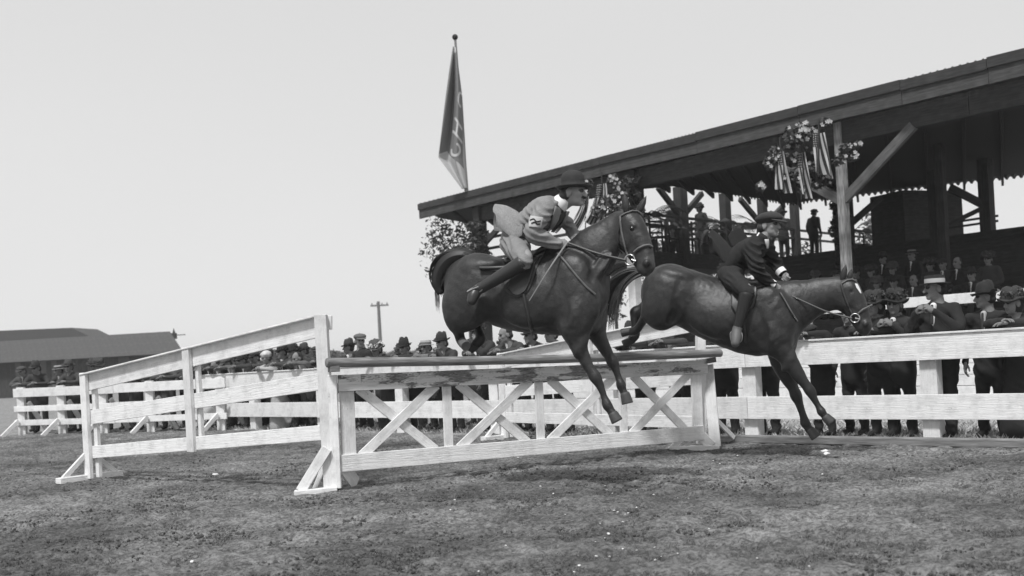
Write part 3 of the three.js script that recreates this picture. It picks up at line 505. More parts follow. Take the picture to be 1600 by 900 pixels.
function garland(label, blobs, D, n, fl) {
  const o = at(blobs[0][0], blobs[0][1], D), t = thing('flower_spray', label, 'flowers', o, 0, 'flower sprays on the stand posts');
  const list = blobs.map(([x, y, r]) => { const p = at(x, y, D).sub(o), R = r / FOCAL * D; return [p.x, p.y, p.z, R, R]; });
  part('foliage', leafCloud(n, clumps(list), .075), M.leaf, t); const q = V(0, 0, 0), at2 = clumps(list), gs = [];
  for (let i = 0; i < fl; i++) { at2(q); q.z += .12; const s = rr(.022, .045), c = q.clone(), tilt = V(rr(-.5, .5), rr(-.2, .6), 1).normalize(), u = V(0, 1, 0).cross(tilt).normalize(), w = tilt.clone().cross(u); for (let k = 0; k < 5; k++) { const a = k * 1.257 + rr(0, .3), d = u.clone().multiplyScalar(Math.cos(a)).addScaledVector(w, Math.sin(a)), e = u.clone().multiplyScalar(Math.cos(a + .5)).addScaledVector(w, Math.sin(a + .5)), f = u.clone().multiplyScalar(Math.cos(a - .5)).addScaledVector(w, Math.sin(a - .5)); const g = new THREE.BufferGeometry(), P = [c, c.clone().addScaledVector(f, s).addScaledVector(tilt, s * .3), c.clone().addScaledVector(d, s * 1.4).addScaledVector(tilt, s * .2), c, c.clone().addScaledVector(d, s * 1.4).addScaledVector(tilt, s * .2), c.clone().addScaledVector(e, s).addScaledVector(tilt, s * .3)]; g.setAttribute('position', new THREE.Float32BufferAttribute(P.flatMap(v => v.toArray()), 3)); g.computeVertexNormals(); gs.push(g); } }
  part('blossoms', merge(gs), M.blossom, t);
}
garland('spray of white blossom tied high on the pale front post', [[1238, 208, 12], [1255, 200, 9], [1287, 192, 8], [1252, 214, 12], [1268, 208, 8]], 22.6, 500, 46);
garland('spray of blossom low on the left brace of the pale post', [[1206, 256, 10], [1236, 246, 9], [1262, 236, 8], [1212, 238, 8], [1188, 292, 6], [1236, 226, 10], [1225, 280, 10]], 22.9, 620, 34);
garland('leafy spray below the flags on the pale post', [[1255, 294, 8], [1278, 286, 10], [1292, 282, 6], [1245, 270, 12], [1268, 262, 12]], 22.8, 520, 14);
garland('sparse spray of blossom on the right brace of the pale post', [[1320, 232, 8], [1332, 246, 7], [1310, 250, 10], [1338, 228, 5]], 22.2, 260, 12);
garland('white blossom beside the near rider hat on the corner post', [[957, 280, 8], [965, 293, 8], [970, 305, 9], [960, 312, 8], [920, 286, 6], [915, 302, 5], [950, 318, 12], [935, 330, 12], [962, 330, 10]], 27, 900, 46);

// ---------------------------------------------------------------- bodies: tapered bones blended into one skin, meshed on a grid
function smin(a, b, k) { const h = Math.max(0, k - Math.abs(a - b)) / k; return Math.min(a, b) - h * h * k * .25; }
function dist(q, x, y, z) {
  if (q.list) { let m = 9; for (const w of q.list) { const e = dist(w, x, y, z); if (e < m) m = e; } return m; }
  if (q.e) { let dx = x - q.a[0], dy = y - q.a[1], dz = z - q.a[2]; if (q.cs !== undefined) { const t = dx * q.cs + dy * q.sn; dy = -dx * q.sn + dy * q.cs; dx = t; } const [rx, ry, rz] = q.e; const k0 = Math.hypot(dx / rx, dy / ry, dz / rz), k1 = Math.hypot(dx / rx / rx, dy / ry / ry, dz / rz / rz); return k1 < 1e-9 ? -Math.min(rx, ry, rz) : k0 * (k0 - 1) / k1; }
  const s = q.s || 1, zc = (q.a[2] + q.b[2]) / 2; let Z = s === 1 ? z : zc + (z - zc) / s;
  const az = s === 1 ? q.a[2] : zc + (q.a[2] - zc) / s, bz = s === 1 ? q.b[2] : zc + (q.b[2] - zc) / s;
  const bx = q.b[0] - q.a[0], by = q.b[1] - q.a[1], bq = bz - az, px = x - q.a[0], py = y - q.a[1], pz = Z - az;
  const t = Math.max(0, Math.min(1, (px * bx + py * by + pz * bq) / (bx * bx + by * by + bq * bq + 1e-12)));
  return (Math.hypot(px - bx * t, py - by * t, pz - bq * t) - (q.r + (q.R - q.r) * t)) * Math.min(1, s * 1.15);
}
// round(a, b, ra, rb): a tapered bone; egg(c, radii, turn): a rounded mass
const round = (a, b, r, R, o = {}) => ({ a, b, r, R, k: .03, ...o });
// a limb as one smooth chain: joints [x, y, z, r, tone]
function limb(J, o = {}) {
  const C = (a, b, c, d, t) => { const t2 = t * t, t3 = t2 * t; return .5 * (2 * b + (c - a) * t + (2 * a - 5 * b + 4 * c - d) * t2 + (3 * b - a - 3 * c + d) * t3); };
  const pts = []; for (let i = 0; i + 1 < J.length; i++) { const A = J[Math.max(0, i - 1)], Bq = J[i], Cq = J[i + 1], Dq = J[Math.min(J.length - 1, i + 2)], n = J.length > 2 ? 4 : 1; for (let k = 0; k < n; k++) { const t = k / n; pts.push([0, 1, 2, 3].map(m => C(A[m], Bq[m], Cq[m], Dq[m], t)).concat(Cq[4] ?? o.c ?? 1)); } }
  const z = J[J.length - 1]; pts.push([z[0], z[1], z[2], z[3], z[4] ?? o.c ?? 1]); const list = [];
  for (let i = 0; i + 1 < pts.length; i++) list.push({ a: pts[i].slice(0, 3), b: pts[i + 1].slice(0, 3), r: pts[i][3], R: pts[i + 1][3], s: o.s, c: pts[i][4] });
  return { list, k: o.k ?? .03 };
}
const egg = (a, e, turn = 0, o = {}) => ({ a, b: a, e, k: .03, cs: Math.cos(turn), sn: Math.sin(turn), ...o });
function fieldAt(prims, x, y, z) { let d = 9; for (const q of prims) { const e = dist(q, x, y, z); d = q.cut ? -smin(-d, e, q.k) : smin(d, e, q.k); } return d; }
function skin(prims, cell, tone) {
  const lo = [9, 9, 9], hi = [-9, -9, -9];
  for (const q of prims) { if (q.list) { q.box = [0, 1, 2].map(i => [9, -9]); for (const w of q.list) { const r = Math.max(w.r, w.R); for (let i = 0; i < 3; i++) { const e = i === 2 ? r * Math.max(1, w.s || 1) : r; q.box[i][0] = Math.min(q.box[i][0], w.a[i] - e, w.b[i] - e); q.box[i][1] = Math.max(q.box[i][1], w.a[i] + e, w.b[i] + e); } } for (let i = 0; i < 3; i++) { lo[i] = Math.min(lo[i], q.box[i][0]); hi[i] = Math.max(hi[i], q.box[i][1]); } continue; } const m = q.e ? Math.max(...q.e) : Math.max(q.r, q.R) * Math.max(1, q.s || 1); q.box = [[0, 0], [0, 0], [0, 0]]; for (let i = 0; i < 3; i++) { q.box[i] = [Math.min(q.a[i], q.b[i]) - m, Math.max(q.a[i], q.b[i]) + m]; if (!q.cut) { lo[i] = Math.min(lo[i], q.box[i][0]); hi[i] = Math.max(hi[i], q.box[i][1]); } } }
  for (let i = 0; i < 3; i++) { lo[i] -= cell * 3; hi[i] += cell * 3; }
  const n = lo.map((l, i) => Math.ceil((hi[i] - l) / cell) + 1), [nx, ny, nz] = n, F = new Float32Array(nx * ny * nz).fill(9), sx = 1, sy = nx, sz = nx * ny;
  for (const q of prims) {
    const pad = q.k + cell * 3, a = [0, 1, 2].map(i => Math.max(0, Math.floor((q.box[i][0] - pad - lo[i]) / cell))), b = [0, 1, 2].map(i => Math.min(n[i] - 1, Math.ceil((q.box[i][1] + pad - lo[i]) / cell)));
    for (let k = a[2]; k <= b[2]; k++) for (let j = a[1]; j <= b[1]; j++) for (let i = a[0]; i <= b[0]; i++) { const o = i + j * sy + k * sz, d = dist(q, lo[0] + i * cell, lo[1] + j * cell, lo[2] + k * cell); F[o] = q.cut ? -smin(-F[o], d, q.k) : smin(F[o], d, q.k); }
  }
  const id = new Int32Array(nx * ny * nz).fill(-1), pos = [], idx = [];
  for (let k = 0; k + 1 < nz; k++) for (let j = 0; j + 1 < ny; j++) for (let i = 0; i + 1 < nx; i++) {
    const o = i + j * sy + k * sz; let m = 0; for (let c = 0; c < 8; c++) if (F[o + (c & 1) + (c >> 1 & 1) * sy + (c >> 2) * sz] < 0) m |= 1 << c; if (m === 0 || m === 255) continue;
    let x = 0, y = 0, z = 0, t = 0;
    for (let c = 0; c < 8; c++) for (const e of [1, 2, 4]) if (!(c & e)) { const d = c | e, fa = F[o + (c & 1) + (c >> 1 & 1) * sy + (c >> 2) * sz], fb = F[o + (d & 1) + (d >> 1 & 1) * sy + (d >> 2) * sz]; if (fa < 0 !== fb < 0) { const w = fa / (fa - fb); x += (c & 1) + (e === 1 ? w : 0); y += (c >> 1 & 1) + (e === 2 ? w : 0); z += (c >> 2) + (e === 4 ? w : 0); t++; } }
    id[o] = pos.length / 3; pos.push(lo[0] + (i + x / t) * cell, lo[1] + (j + y / t) * cell, lo[2] + (k + z / t) * cell);
  }
  for (let k = 1; k + 1 < nz; k++) for (let j = 1; j + 1 < ny; j++) for (let i = 1; i + 1 < nx; i++) {
    const o = i + j * sy + k * sz, f = F[o] < 0;
    for (const [d, p, q] of [[sx, sy, sz], [sy, sz, sx], [sz, sx, sy]]) if (f !== F[o + d] < 0) { const a = id[o], b = id[o - p], c = id[o - p - q], e = id[o - q]; if (a < 0 || b < 0 || c < 0 || e < 0) continue; if (f) idx.push(a, b, c, a, c, e); else idx.push(a, c, b, a, e, c); }
  }
  const g = new THREE.BufferGeometry(); g.setAttribute('position', new THREE.Float32BufferAttribute(pos, 3)); g.setIndex(idx); g.computeVertexNormals();
  const col = new Float32Array(pos.length);
  for (let i = 0; i < pos.length; i += 3) {
    let best = 9, v = .5; for (const q of prims) { if (q.cut && q.c === undefined) continue; if (q.list) { for (const w of q.list) { const d = dist(w, pos[i], pos[i + 1], pos[i + 2]); if (d < best) { best = d; v = w.c ?? .5; } } continue; } const d = q.cut ? Math.abs(dist(q, pos[i], pos[i + 1], pos[i + 2])) - .006 : dist(q, pos[i], pos[i + 1], pos[i + 2]) - (q.pri || 0); if (d < best) { best = d; v = q.c ?? .5; } }
    col[i] = col[i + 1] = col[i + 2] = tone ? tone(v, pos[i], pos[i + 1], pos[i + 2]) : v;
  }
  g.setAttribute('color', new THREE.BufferAttribute(col, 3)); g.setAttribute('uv', new THREE.BufferAttribute(new Float32Array(pos.length / 3 * 2), 2)); return g;
}
function joinSkins(list) { return mergeGeometries(list); }
function uvFlat(g, s = 4) { const p = g.attributes.position, uv = g.attributes.uv; for (let i = 0; i < p.count; i++) uv.setXY(i, (p.getX(i) + p.getZ(i) * .7) * s, (p.getY(i) + p.getZ(i) * .4) * s); return g; }
function relax(g, times = 1) {                                      // light smoothing of the meshed surface
  const p = g.attributes.position, ix = g.index.array, n = p.count;
  for (let t = 0; t < times; t++) { const s = new Float32Array(n * 3), c = new Uint16Array(n); for (let i = 0; i < ix.length; i += 3) for (let e = 0; e < 3; e++) { const a = ix[i + e], b = ix[i + (e + 1) % 3]; s[3 * a] += p.getX(b); s[3 * a + 1] += p.getY(b); s[3 * a + 2] += p.getZ(b); c[a]++; } for (let i = 0; i < n; i++) if (c[i]) p.setXYZ(i, p.getX(i) * .5 + s[3 * i] / c[i] * .5, p.getY(i) * .5 + s[3 * i + 1] / c[i] * .5, p.getZ(i) * .5 + s[3 * i + 2] / c[i] * .5); }
  g.computeVertexNormals(); return g;
}
function fleshy(g, f) {                                             // fine unevenness of hide over muscle and bone
  const p = g.attributes.position, n = g.attributes.normal; for (let i = 0; i < p.count; i++) { const x = p.getX(i), y = p.getY(i), z = p.getZ(i), d = .008 * (fbm(x * 9 + f, y * 7, z * 9, 2) - .5) + .006 * (fbm(x * 26, y * 20 + f, z * 26, 2) - .5); p.setXYZ(i, x + n.getX(i) * d, y + n.getY(i) * d, z + n.getZ(i) * d); } g.computeVertexNormals(); return g;
}
// an upright plane through a body: picture points are read off on it, lateral offset z towards the camera
function bodyPlane(px, py, D, yaw) {
  const O = at(px, py, D).setY(0), Fw = V(Math.cos(yaw), 0, Math.sin(yaw)), N = V(-Math.sin(yaw), 0, Math.cos(yaw)), s = FOCAL / D;
  const ray = (x, y) => at(x, y, 1).sub(V(0, EYE, 0));
  const P = (x, y, z = 0) => { const d = ray(x, y), c = V(0, EYE, 0).sub(O), t = (z - c.dot(N)) / d.dot(N), q = c.addScaledVector(d, t); return [q.dot(Fw), q.y, z]; };
  const hit = (prims, x, y, off = .006) => {                         // first point of the skin on a line of sight
    const d = ray(x, y).normalize(), c = V(0, EYE, 0).sub(O), a = [c.dot(Fw), EYE, c.dot(N)], v = [d.dot(Fw), d.y, d.dot(N)]; let t = D * .75, best = 9, bt = t;
    for (let i = 0; i < 220; i++) { const e = fieldAt(prims, a[0] + v[0] * t, a[1] + v[1] * t, a[2] + v[2] * t) - off; if (e < best) { best = e; bt = t; } if (e < .0012) break; t += Math.max(.002, e * .7); if (t > D * 1.25) { t = bt; break; } }
    return V(a[0] + v[0] * t, a[1] + v[1] * t, a[2] + v[2] * t);
  };
  return { O, yaw, s, P, hit, m: r => r / s, group: (name, label, cat, group) => thing(name, label, cat, O, -yaw, group) };
}
function horseSkin(B, d) {                                          // d lists: [x, y, r(px), z, ...]
  const m = B.m, out = [];
  for (const c of d.chains) out.push(limb(c.p.map(p => [...B.P(p[0], p[1], p[3] || 0), m(p[2]), p[4] ?? 1]), { k: c.k ?? .05, s: c.s }));
  for (const e of d.eggs || []) out.push(egg(B.P(e[0], e[1], e[2]), e[3].map(v => v), e[4] || 0, { k: e[5] ?? .05, c: e[6] ?? 1 }));
  for (const c of d.grooves || []) { const l = limb(c.p.map(p => [...B.P(p[0], p[1], p[3] || 0), m(p[2])]), { k: c.k ?? .03, c: undefined }); out.push(...l.list.map(w => ({ ...w, k: c.k ?? .03, cut: true, c: undefined }))); }
  for (const e of d.cuts || []) out.push({ ...egg(B.P(e[0], e[1], e[2]), [e[3], e[3], e[3]], 0, { k: .01, c: e[4] }), cut: true });
  return out;
}
const hair = (v, r = .55) => new THREE.MeshPhysicalMaterial({ color: grey(v), roughness: r, vertexColors: true, map: T.hide, bumpMap: T.hide, bumpScale: .0025, specularIntensity: 1 });
const coatTone = (f, amt) => (v, x, y, z) => v * (1 + amt * (fbm(x * 9 + f, y * 9, z * 9, 3) - .5) + amt * .6 * (fbm(x * 38, y * 30 + f, z * 38, 2) - .5));
function strands(n, path, r0, spread, seg, rad) {                   // a switch of hair: tapered locks along a curve
  const gs = []; for (let i = 0; i < n; i++) { const a = rr(0, 6.28), q = Math.sqrt(rnd()), w = rr(.65, 1.08), pts = path.map((p, k) => { const t = k / (path.length - 1), s = spread(t) * q; return V(p[0] + Math.cos(a) * s + rr(-.012, .012) * t, p[1] + Math.sin(a) * s + rr(-.012, .012) * t, p[2] + Math.cos(a * 2.3) * s * .7); }); const c = new THREE.CatmullRomCurve3(pts); const cut = []; for (let k = 0; k <= 9; k++) cut.push(c.getPoint(Math.min(1, k / 9 * w))); gs.push(tube(cut, t => r0 * (1 - .75 * t) * rr(.9, 1.1), seg, rad)); }
  return merge(gs);
}
function strapAlong(B, prims, pts, r, off = .008, per = 6) { const out = []; for (let i = 0; i + 1 < pts.length; i++) for (let k = 0; k < per; k++) { const t = k / per; out.push(B.hit(prims, pts[i][0] + (pts[i + 1][0] - pts[i][0]) * t, pts[i][1] + (pts[i + 1][1] - pts[i][1]) * t, off)); } out.push(B.hit(prims, ...pts[pts.length - 1], off)); return tube(out, r, out.length * 2, 6); }
function patch(B, prims, L, R, nu, nv, off, t) {                    // a leather sheet lying on the skin between two outlines
  const pick = (A, v) => { const q = v * (A.length - 1), i = Math.min(A.length - 2, Math.floor(q)), k = q - i; return [A[i][0] + (A[i + 1][0] - A[i][0]) * k, A[i][1] + (A[i + 1][1] - A[i][1]) * k]; };
  const G = []; for (let j = 0; j <= nv; j++) { const row = []; for (let i = 0; i <= nu; i++) { const a = pick(L, j / nv), b = pick(R, j / nv), u = i / nu; row.push(B.hit(prims, a[0] + (b[0] - a[0]) * u, a[1] + (b[1] - a[1]) * u, off)); } G.push(row); }
  const S = (u, v) => { const x = u * nu, y = v * nv, i = Math.min(nu - 1, Math.floor(x)), j = Math.min(nv - 1, Math.floor(y)), a = x - i, b = y - j; return G[j][i].clone().multiplyScalar((1 - a) * (1 - b)).addScaledVector(G[j][i + 1], a * (1 - b)).addScaledVector(G[j + 1][i], (1 - a) * b).addScaledVector(G[j + 1][i + 1], a * b); };
  return cloth(S, nu, nv, t);
}
const W3 = a => V(a[0], a[1], a[2]);
function ears(h, B, list, m) { for (const [bx, by, tx, ty, z, w] of list) { const a = W3(B.P(bx, by, z)), b = W3(B.P(tx, ty, z)), L = a.distanceTo(b); const g = new THREE.LatheGeometry([[0, -.02], [.024, 0], [.036, L * .3], [.028, L * .65], [0, L * 1.02]].map(q => new THREE.Vector2(...q)), 14); g.scale(w, 1, .62); g.applyQuaternion(new THREE.Quaternion().setFromUnitVectors(UP, b.clone().sub(a).normalize())); g.translate(a.x, a.y, a.z); const c = new Float32Array(g.attributes.position.count * 3).fill(.75); g.setAttribute('color', new THREE.BufferAttribute(c, 3)); part('ear', g, m, h); } }
function bitRing(parent, p, r) { const g = new THREE.TorusGeometry(r, .0065, 8, 24); const m = part('bit_ring', g, M.metal, parent); m.position.copy(p); m.rotation.y = -.1; return m; }

function hoof(h, B, ax, ay, bx, by, z, r, v, zb = z) {              // from the coronet to the sole, flat underneath
  const a = W3(B.P(ax, ay, z)), b = W3(B.P(bx, by, zb)), d = b.clone().sub(a), L = d.length(); d.normalize(); const R = B.m(r);
  const g = new THREE.LatheGeometry([[0, -.014], [R * .6, -.012], [R * .76, -.004], [R * .82, L * .12], [R * .97, L * .86], [R * .96, L * .97], [R * .86, L], [0, L - .008]].map(q => new THREE.Vector2(...q)), 18); g.scale(1.08, 1, .95);
  { const p = g.attributes.position; for (let i = 0; i < p.count; i++) if (p.getX(i) < 0) p.setX(i, p.getX(i) * .86); g.computeVertexNormals(); }
  const y = d, zz = V(0, 0, 1), x = y.clone().cross(zz).normalize(); zz.copy(x).cross(y); if (x.x < 0 && Math.abs(x.x) > .2) { x.negate(); zz.negate(); }
  g.applyMatrix4(new THREE.Matrix4().makeBasis(x, y, zz)); g.translate(a.x, a.y, a.z); part('hoof', g, mat(v, { roughness: .6, side: THREE.DoubleSide }), h);
}
// ---------------------------------------------------------------- near horse
const B1 = bodyPlane(850, 450, 9.8, 20 * Math.PI / 180);
const H1 = horseSkin(B1, {
  chains: [
    { s: .76, k: .08, p: [[884, 458, 66], [840, 460, 62], [800, 463, 53], [758, 449, 51], [732, 442, 41]] },       // barrel to croup
    { s: .5, k: .09, p: [[876, 410, 22], [846, 412, 17], [815, 420, 16]] },                                          // withers
    { s: .62, k: .08, p: [[900, 434, 55], [928, 393, 34]] }, { s: .52, k: .06, p: [[928, 393, 34], [952, 367, 27], [968, 352, 22]] },   // neck
    { s: .8, k: .05, p: [[985, 350, 20, .03], [997, 372, 18, .05], [1008, 399, 13.5, .075, 1.2], [1012, 415, 12, .085, 1.7]] },               // head
    { s: .62, k: .04, p: [[976, 366, 19, .03], [988, 388, 14, .05], [1000, 411, 9.5, .075, 1.4]] },                         // cheek and jaw
    { s: .8, k: .03, p: [[1006, 420, 9.5, .085, 1.6], [1008, 424, 8, .085, 1.6]] },                                           // lips
    // hindquarters
    { s: .66, k: .07, p: [[744, 438, 42, .11], [724, 470, 35, .14], [719, 490, 28, .15]] }, { s: .66, k: .07, p: [[744, 438, 42, -.11], [724, 470, 34, -.14], [721, 488, 27, -.15]] },
    { s: .7, k: .06, p: [[756, 470, 26, .14], [738, 496, 17, .15], [716, 506, 12, .14]] }, { s: .7, k: .06, p: [[758, 470, 26, -.13], [748, 492, 17, -.14], [742, 502, 11, -.13]] },
    { s: .9, k: .03, p: [[714, 508, 11.5, .14], [717, 520, 8.5, .1, .75], [720, 531, 8, .06, .5], [724, 537, 8, .1, .5]] },             // near hind, tucked
    { s: .9, k: .03, p: [[742, 501, 11, -.13], [747, 515, 7.5, -.1, .7], [751, 529, 9, -.06, .5], [743, 538, 8, -.04, .45]] },          // far hind
    // shoulder and forelegs
    { s: .55, k: .06, p: [[893, 425, 28, .2], [905, 470, 34, .19], [898, 505, 26, .19]] }, { s: .55, k: .06, p: [[893, 425, 28, -.2], [915, 470, 34, -.19], [924, 500, 22, -.17]] },
    { s: .85, k: .045, p: [[899, 508, 23, .18], [902, 536, 14, .17], [913, 560, 10.2, .165, .85], [922, 577, 8.2, .165, .85], [930, 589, 9.6, .16, .75], [935, 598, 7.4, .16, .7], [941, 611, 5.6, .16, .62], [945, 623, 5.9, .16, .6], [948.5, 633, 8, .16, .6], [953, 640, 6.5, .16, .6], [957, 646, 6.8, .16, .7]] },
    { s: .85, k: .045, p: [[924, 500, 22, -.16], [933, 522, 14, -.16], [944, 543, 10.5, -.155, .85], [951, 555, 8.4, -.155, .85], [957, 565, 9.4, -.15, .75], [961, 574, 7, -.15, .7], [965, 585, 5.6, -.15, .62], [968, 594, 5.9, -.15, .6], [970.5, 602, 7.8, -.15, .6], [973, 609, 6.3, -.15, .6], [976, 615, 6.6, -.15, .7]] },
  ],
  eggs: [[896, 488, .265, [.1, .15, .055], -.25, .022], [752, 476, .215, [.09, .13, .07], -.3, .022], [752, 416, .13, [.2, .07, .12], .05, .03], [905, 440, .22, [.05, .17, .06], -.35, .025], [936, 420, .13, [.06, .2, .06], -.65, .03], [722, 480, .2, [.06, .13, .06], .1, .022], [912, 505, 0, [.15, .13, .19], 0, .06], [890, 418, .15, [.17, .12, .06], -.9, .035], [996, 352, .05, [.05, .07, .06], .5, .03], [738, 462, .19, [.15, .22, .085], -.35, .035], [830, 470, .2, [.3, .24, .1], .1, .06], [906, 500, .22, [.09, .13, .06], -.4, .03], [908, 540, .2, [.055, .12, .05], -.45, .03], [1011, 411, .135, [.034, .04, .034], -.4, .02], [980, 374, .085, [.075, .085, .03], -.5, .018], [990, 352, .115, [.03, .02, .025], -.6, .014], [1005, 375, .07, [.03, .16, .04], .28, .03]],
  grooves: [{ k: .05, p: [[958, 378, 2.5, .13], [940, 408, 3.5, .19], [925, 436, 4, .25]] }, { k: .06, p: [[872, 440, 3, .34], [880, 475, 5, .35], [876, 505, 5, .32]] }, { k: .05, p: [[768, 420, 3, .3], [764, 450, 5, .33], [758, 480, 6, .3], [752, 498, 6, .26]] }, { k: .04, p: [[905, 515, 3, .33], [922, 505, 4, .3]] }, { k: .03, p: [[986, 383, 2, .14], [1000, 395, 2, .16]] }, { k: .02, p: [[998, 421, 1, .15], [1008, 423.5, 1, .165]] }],
  cuts: [[1014, 414, .175, .024, .12], [988, 358, .155, .02, .3]],
});
const horse1 = B1.group('horse', 'dark bay horse nearest the camera leaping the gate with forelegs stretched down', 'horse', null);
for (const q of [[957, 646, 964, 659, .16, 9.3, .05], [976, 615, 980, 631, -.15, 9.3, .05], [722, 534, 728, 541, .1, 8.6, .1, .18], [745, 538, 734, 545, -.04, 8.4, .035]]) hoof(horse1, B1, ...q);
const hide1 = hair(.034, .47);
part('body', uvFlat(fleshy(relax(skin(H1, .010, coatTone(1, .7)), 1), 2), 3), hide1, horse1);
ears(horse1, B1, [[997, 333, 1010, 306, -.02, .9], [979, 331, 975, 301, .06, 1]], hide1);
part('eye', new THREE.SphereGeometry(.024, 12, 10), mat(.01, { roughness: .1 }), horse1).position.copy(B1.hit(H1, 988, 357, -.012));
function nostril(h, p) { const g = new THREE.SphereGeometry(.03, 14, 10); g.scale(.5, .9, .5); g.rotateZ(-.5); part('nostril', g, mat(.006, { roughness: 1 }), h).position.copy(p); }
nostril(horse1, B1.hit(H1, 1013, 413, -.014));
{
  const m = new THREE.MeshStandardMaterial({ color: grey(.014), roughness: .55 });
  const path = [[736, 401], [722, 399], [706, 404], [694, 416], [687, 432], [686, 446], [690, 458]].map(p => B1.P(p[0], p[1], 0));
  const tl = part('tail', merge([strands(300, path, .0075, t => .012 + .085 * Math.sin(Math.PI * Math.min(.92, .1 + t * .85)), 14, 5), tube(path.map(W3), t => .03 + .055 * Math.sin(Math.PI * (.08 + .85 * t)), 20, 10)]), m, horse1);
  const w = [[688, 446], [684, 458], [684, 472], [686, 487]].map(p => B1.P(p[0], p[1], -.04)); part('tail_wisp', strands(26, w, .0045, t => .03 - .008 * t, 10, 4), mat(.5), tl).userData.label = 'pale wisp at the end of the tail';
}
{ // tack
  const br = part('bridle', strapAlong(B1, H1, [[969, 338], [969.5, 350], [971, 362], [974, 376], [978, 392], [982, 402]], .009), M.strap, horse1);
  part('browband', strapAlong(B1, H1, [[969, 338], [978, 333], [988, 329.5], [996, 330], [1002, 334]], .009), M.strap, br);
  part('noseband', strapAlong(B1, H1, [[991, 394], [998, 388], [1006, 384], [1014, 383], [1019, 386]], .013), M.strap, br);
  part('throat_strap', strapAlong(B1, H1, [[970, 345], [966, 365], [966, 385], [972, 397]], .007), M.leather, br);
  const ring = B1.hit(H1, 984, 406, .02); bitRing(br, ring, .045);
  part('bit_mouthpiece', tube([ring.clone().add(V(.02, 0, .01)), B1.hit(H1, 994, 407.5, .01)], .009, 4, 6), M.metal, br);
  const hand = W3(B1.P(886, 379, .12));
  part('rein', tube([hand, hand.clone().lerp(ring, .5).add(V(0, -.02, .05)), ring.clone().add(V(-.035, 0, .01))], .010, 16, 5), M.strap, horse1);
  part('rein', tube([W3(B1.P(889, 381, .08)), W3(B1.P(930, 394, .14)), ring.clone().add(V(-.035, -.01, 0))], .006, 14, 5), M.leather, horse1);
  part('martingale', tube([ring.clone().add(V(-.02, -.04, 0)), W3(B1.P(965, 420, .06)), W3(B1.P(946, 434, .03))], .008, 10, 5), M.leather, horse1);
  part('neck_strap', strapAlong(B1, H1, [[872, 396], [884, 410], [900, 430], [916, 448], [930, 460]], .010), M.strap, horse1);
  const sd = part('saddle', patch(B1, H1, [[816, 408], [806, 425], [795, 440], [793, 450], [800, 459], [808, 461.5]], [[846, 396], [838, 408], [832, 424], [829, 438], [822, 454], [810, 461.5]], 12, 16, .022, .016), M.leather, horse1);
  part('saddle_seat', uvFlat(skin([round(B1.P(798, 409, 0), B1.P(822, 408, 0), .045, .04, { s: 3.2, k: .04 }), round(B1.P(822, 408, 0), B1.P(852, 390, 0), .04, .04, { s: 2.4, k: .04 })], .012, () => 1), 3), M.leather, sd);
  part('saddle_cloth', patch(B1, H1, [[806, 412], [797, 428], [789, 440], [787, 451], [796, 461], [806, 464]], [[852, 394], [842, 410], [836, 426], [832, 440], [825, 456], [811, 464]], 10, 12, .008, .01), mat(.06), sd);
  part('girth', strapAlong(B1, H1, [[818, 460], [822, 480], [828, 505], [832, 522]], .016, .006), M.leather, sd);
  part('stirrup_leather', strapAlong(B1, H1, [[826, 418], [836, 402], [848, 396]], .012, .03), M.leather, sd);
  const st = tube([[731, 455], [739, 450], [748, 446], [754, 451], [744, 458], [735, 458]].map(p => W3(B1.P(p[0], p[1], .4))), .008, 24, 6); part('stirrup', st, M.metal, sd);
  part('tail_strap', tube([[749, 419], [775, 418.5], [800, 417]].map(p => B1.hit(H1, p[0], p[1], .03)), .017, 10, 6), M.leather, sd).userData.label = 'dark strap end lying along the flank';
}
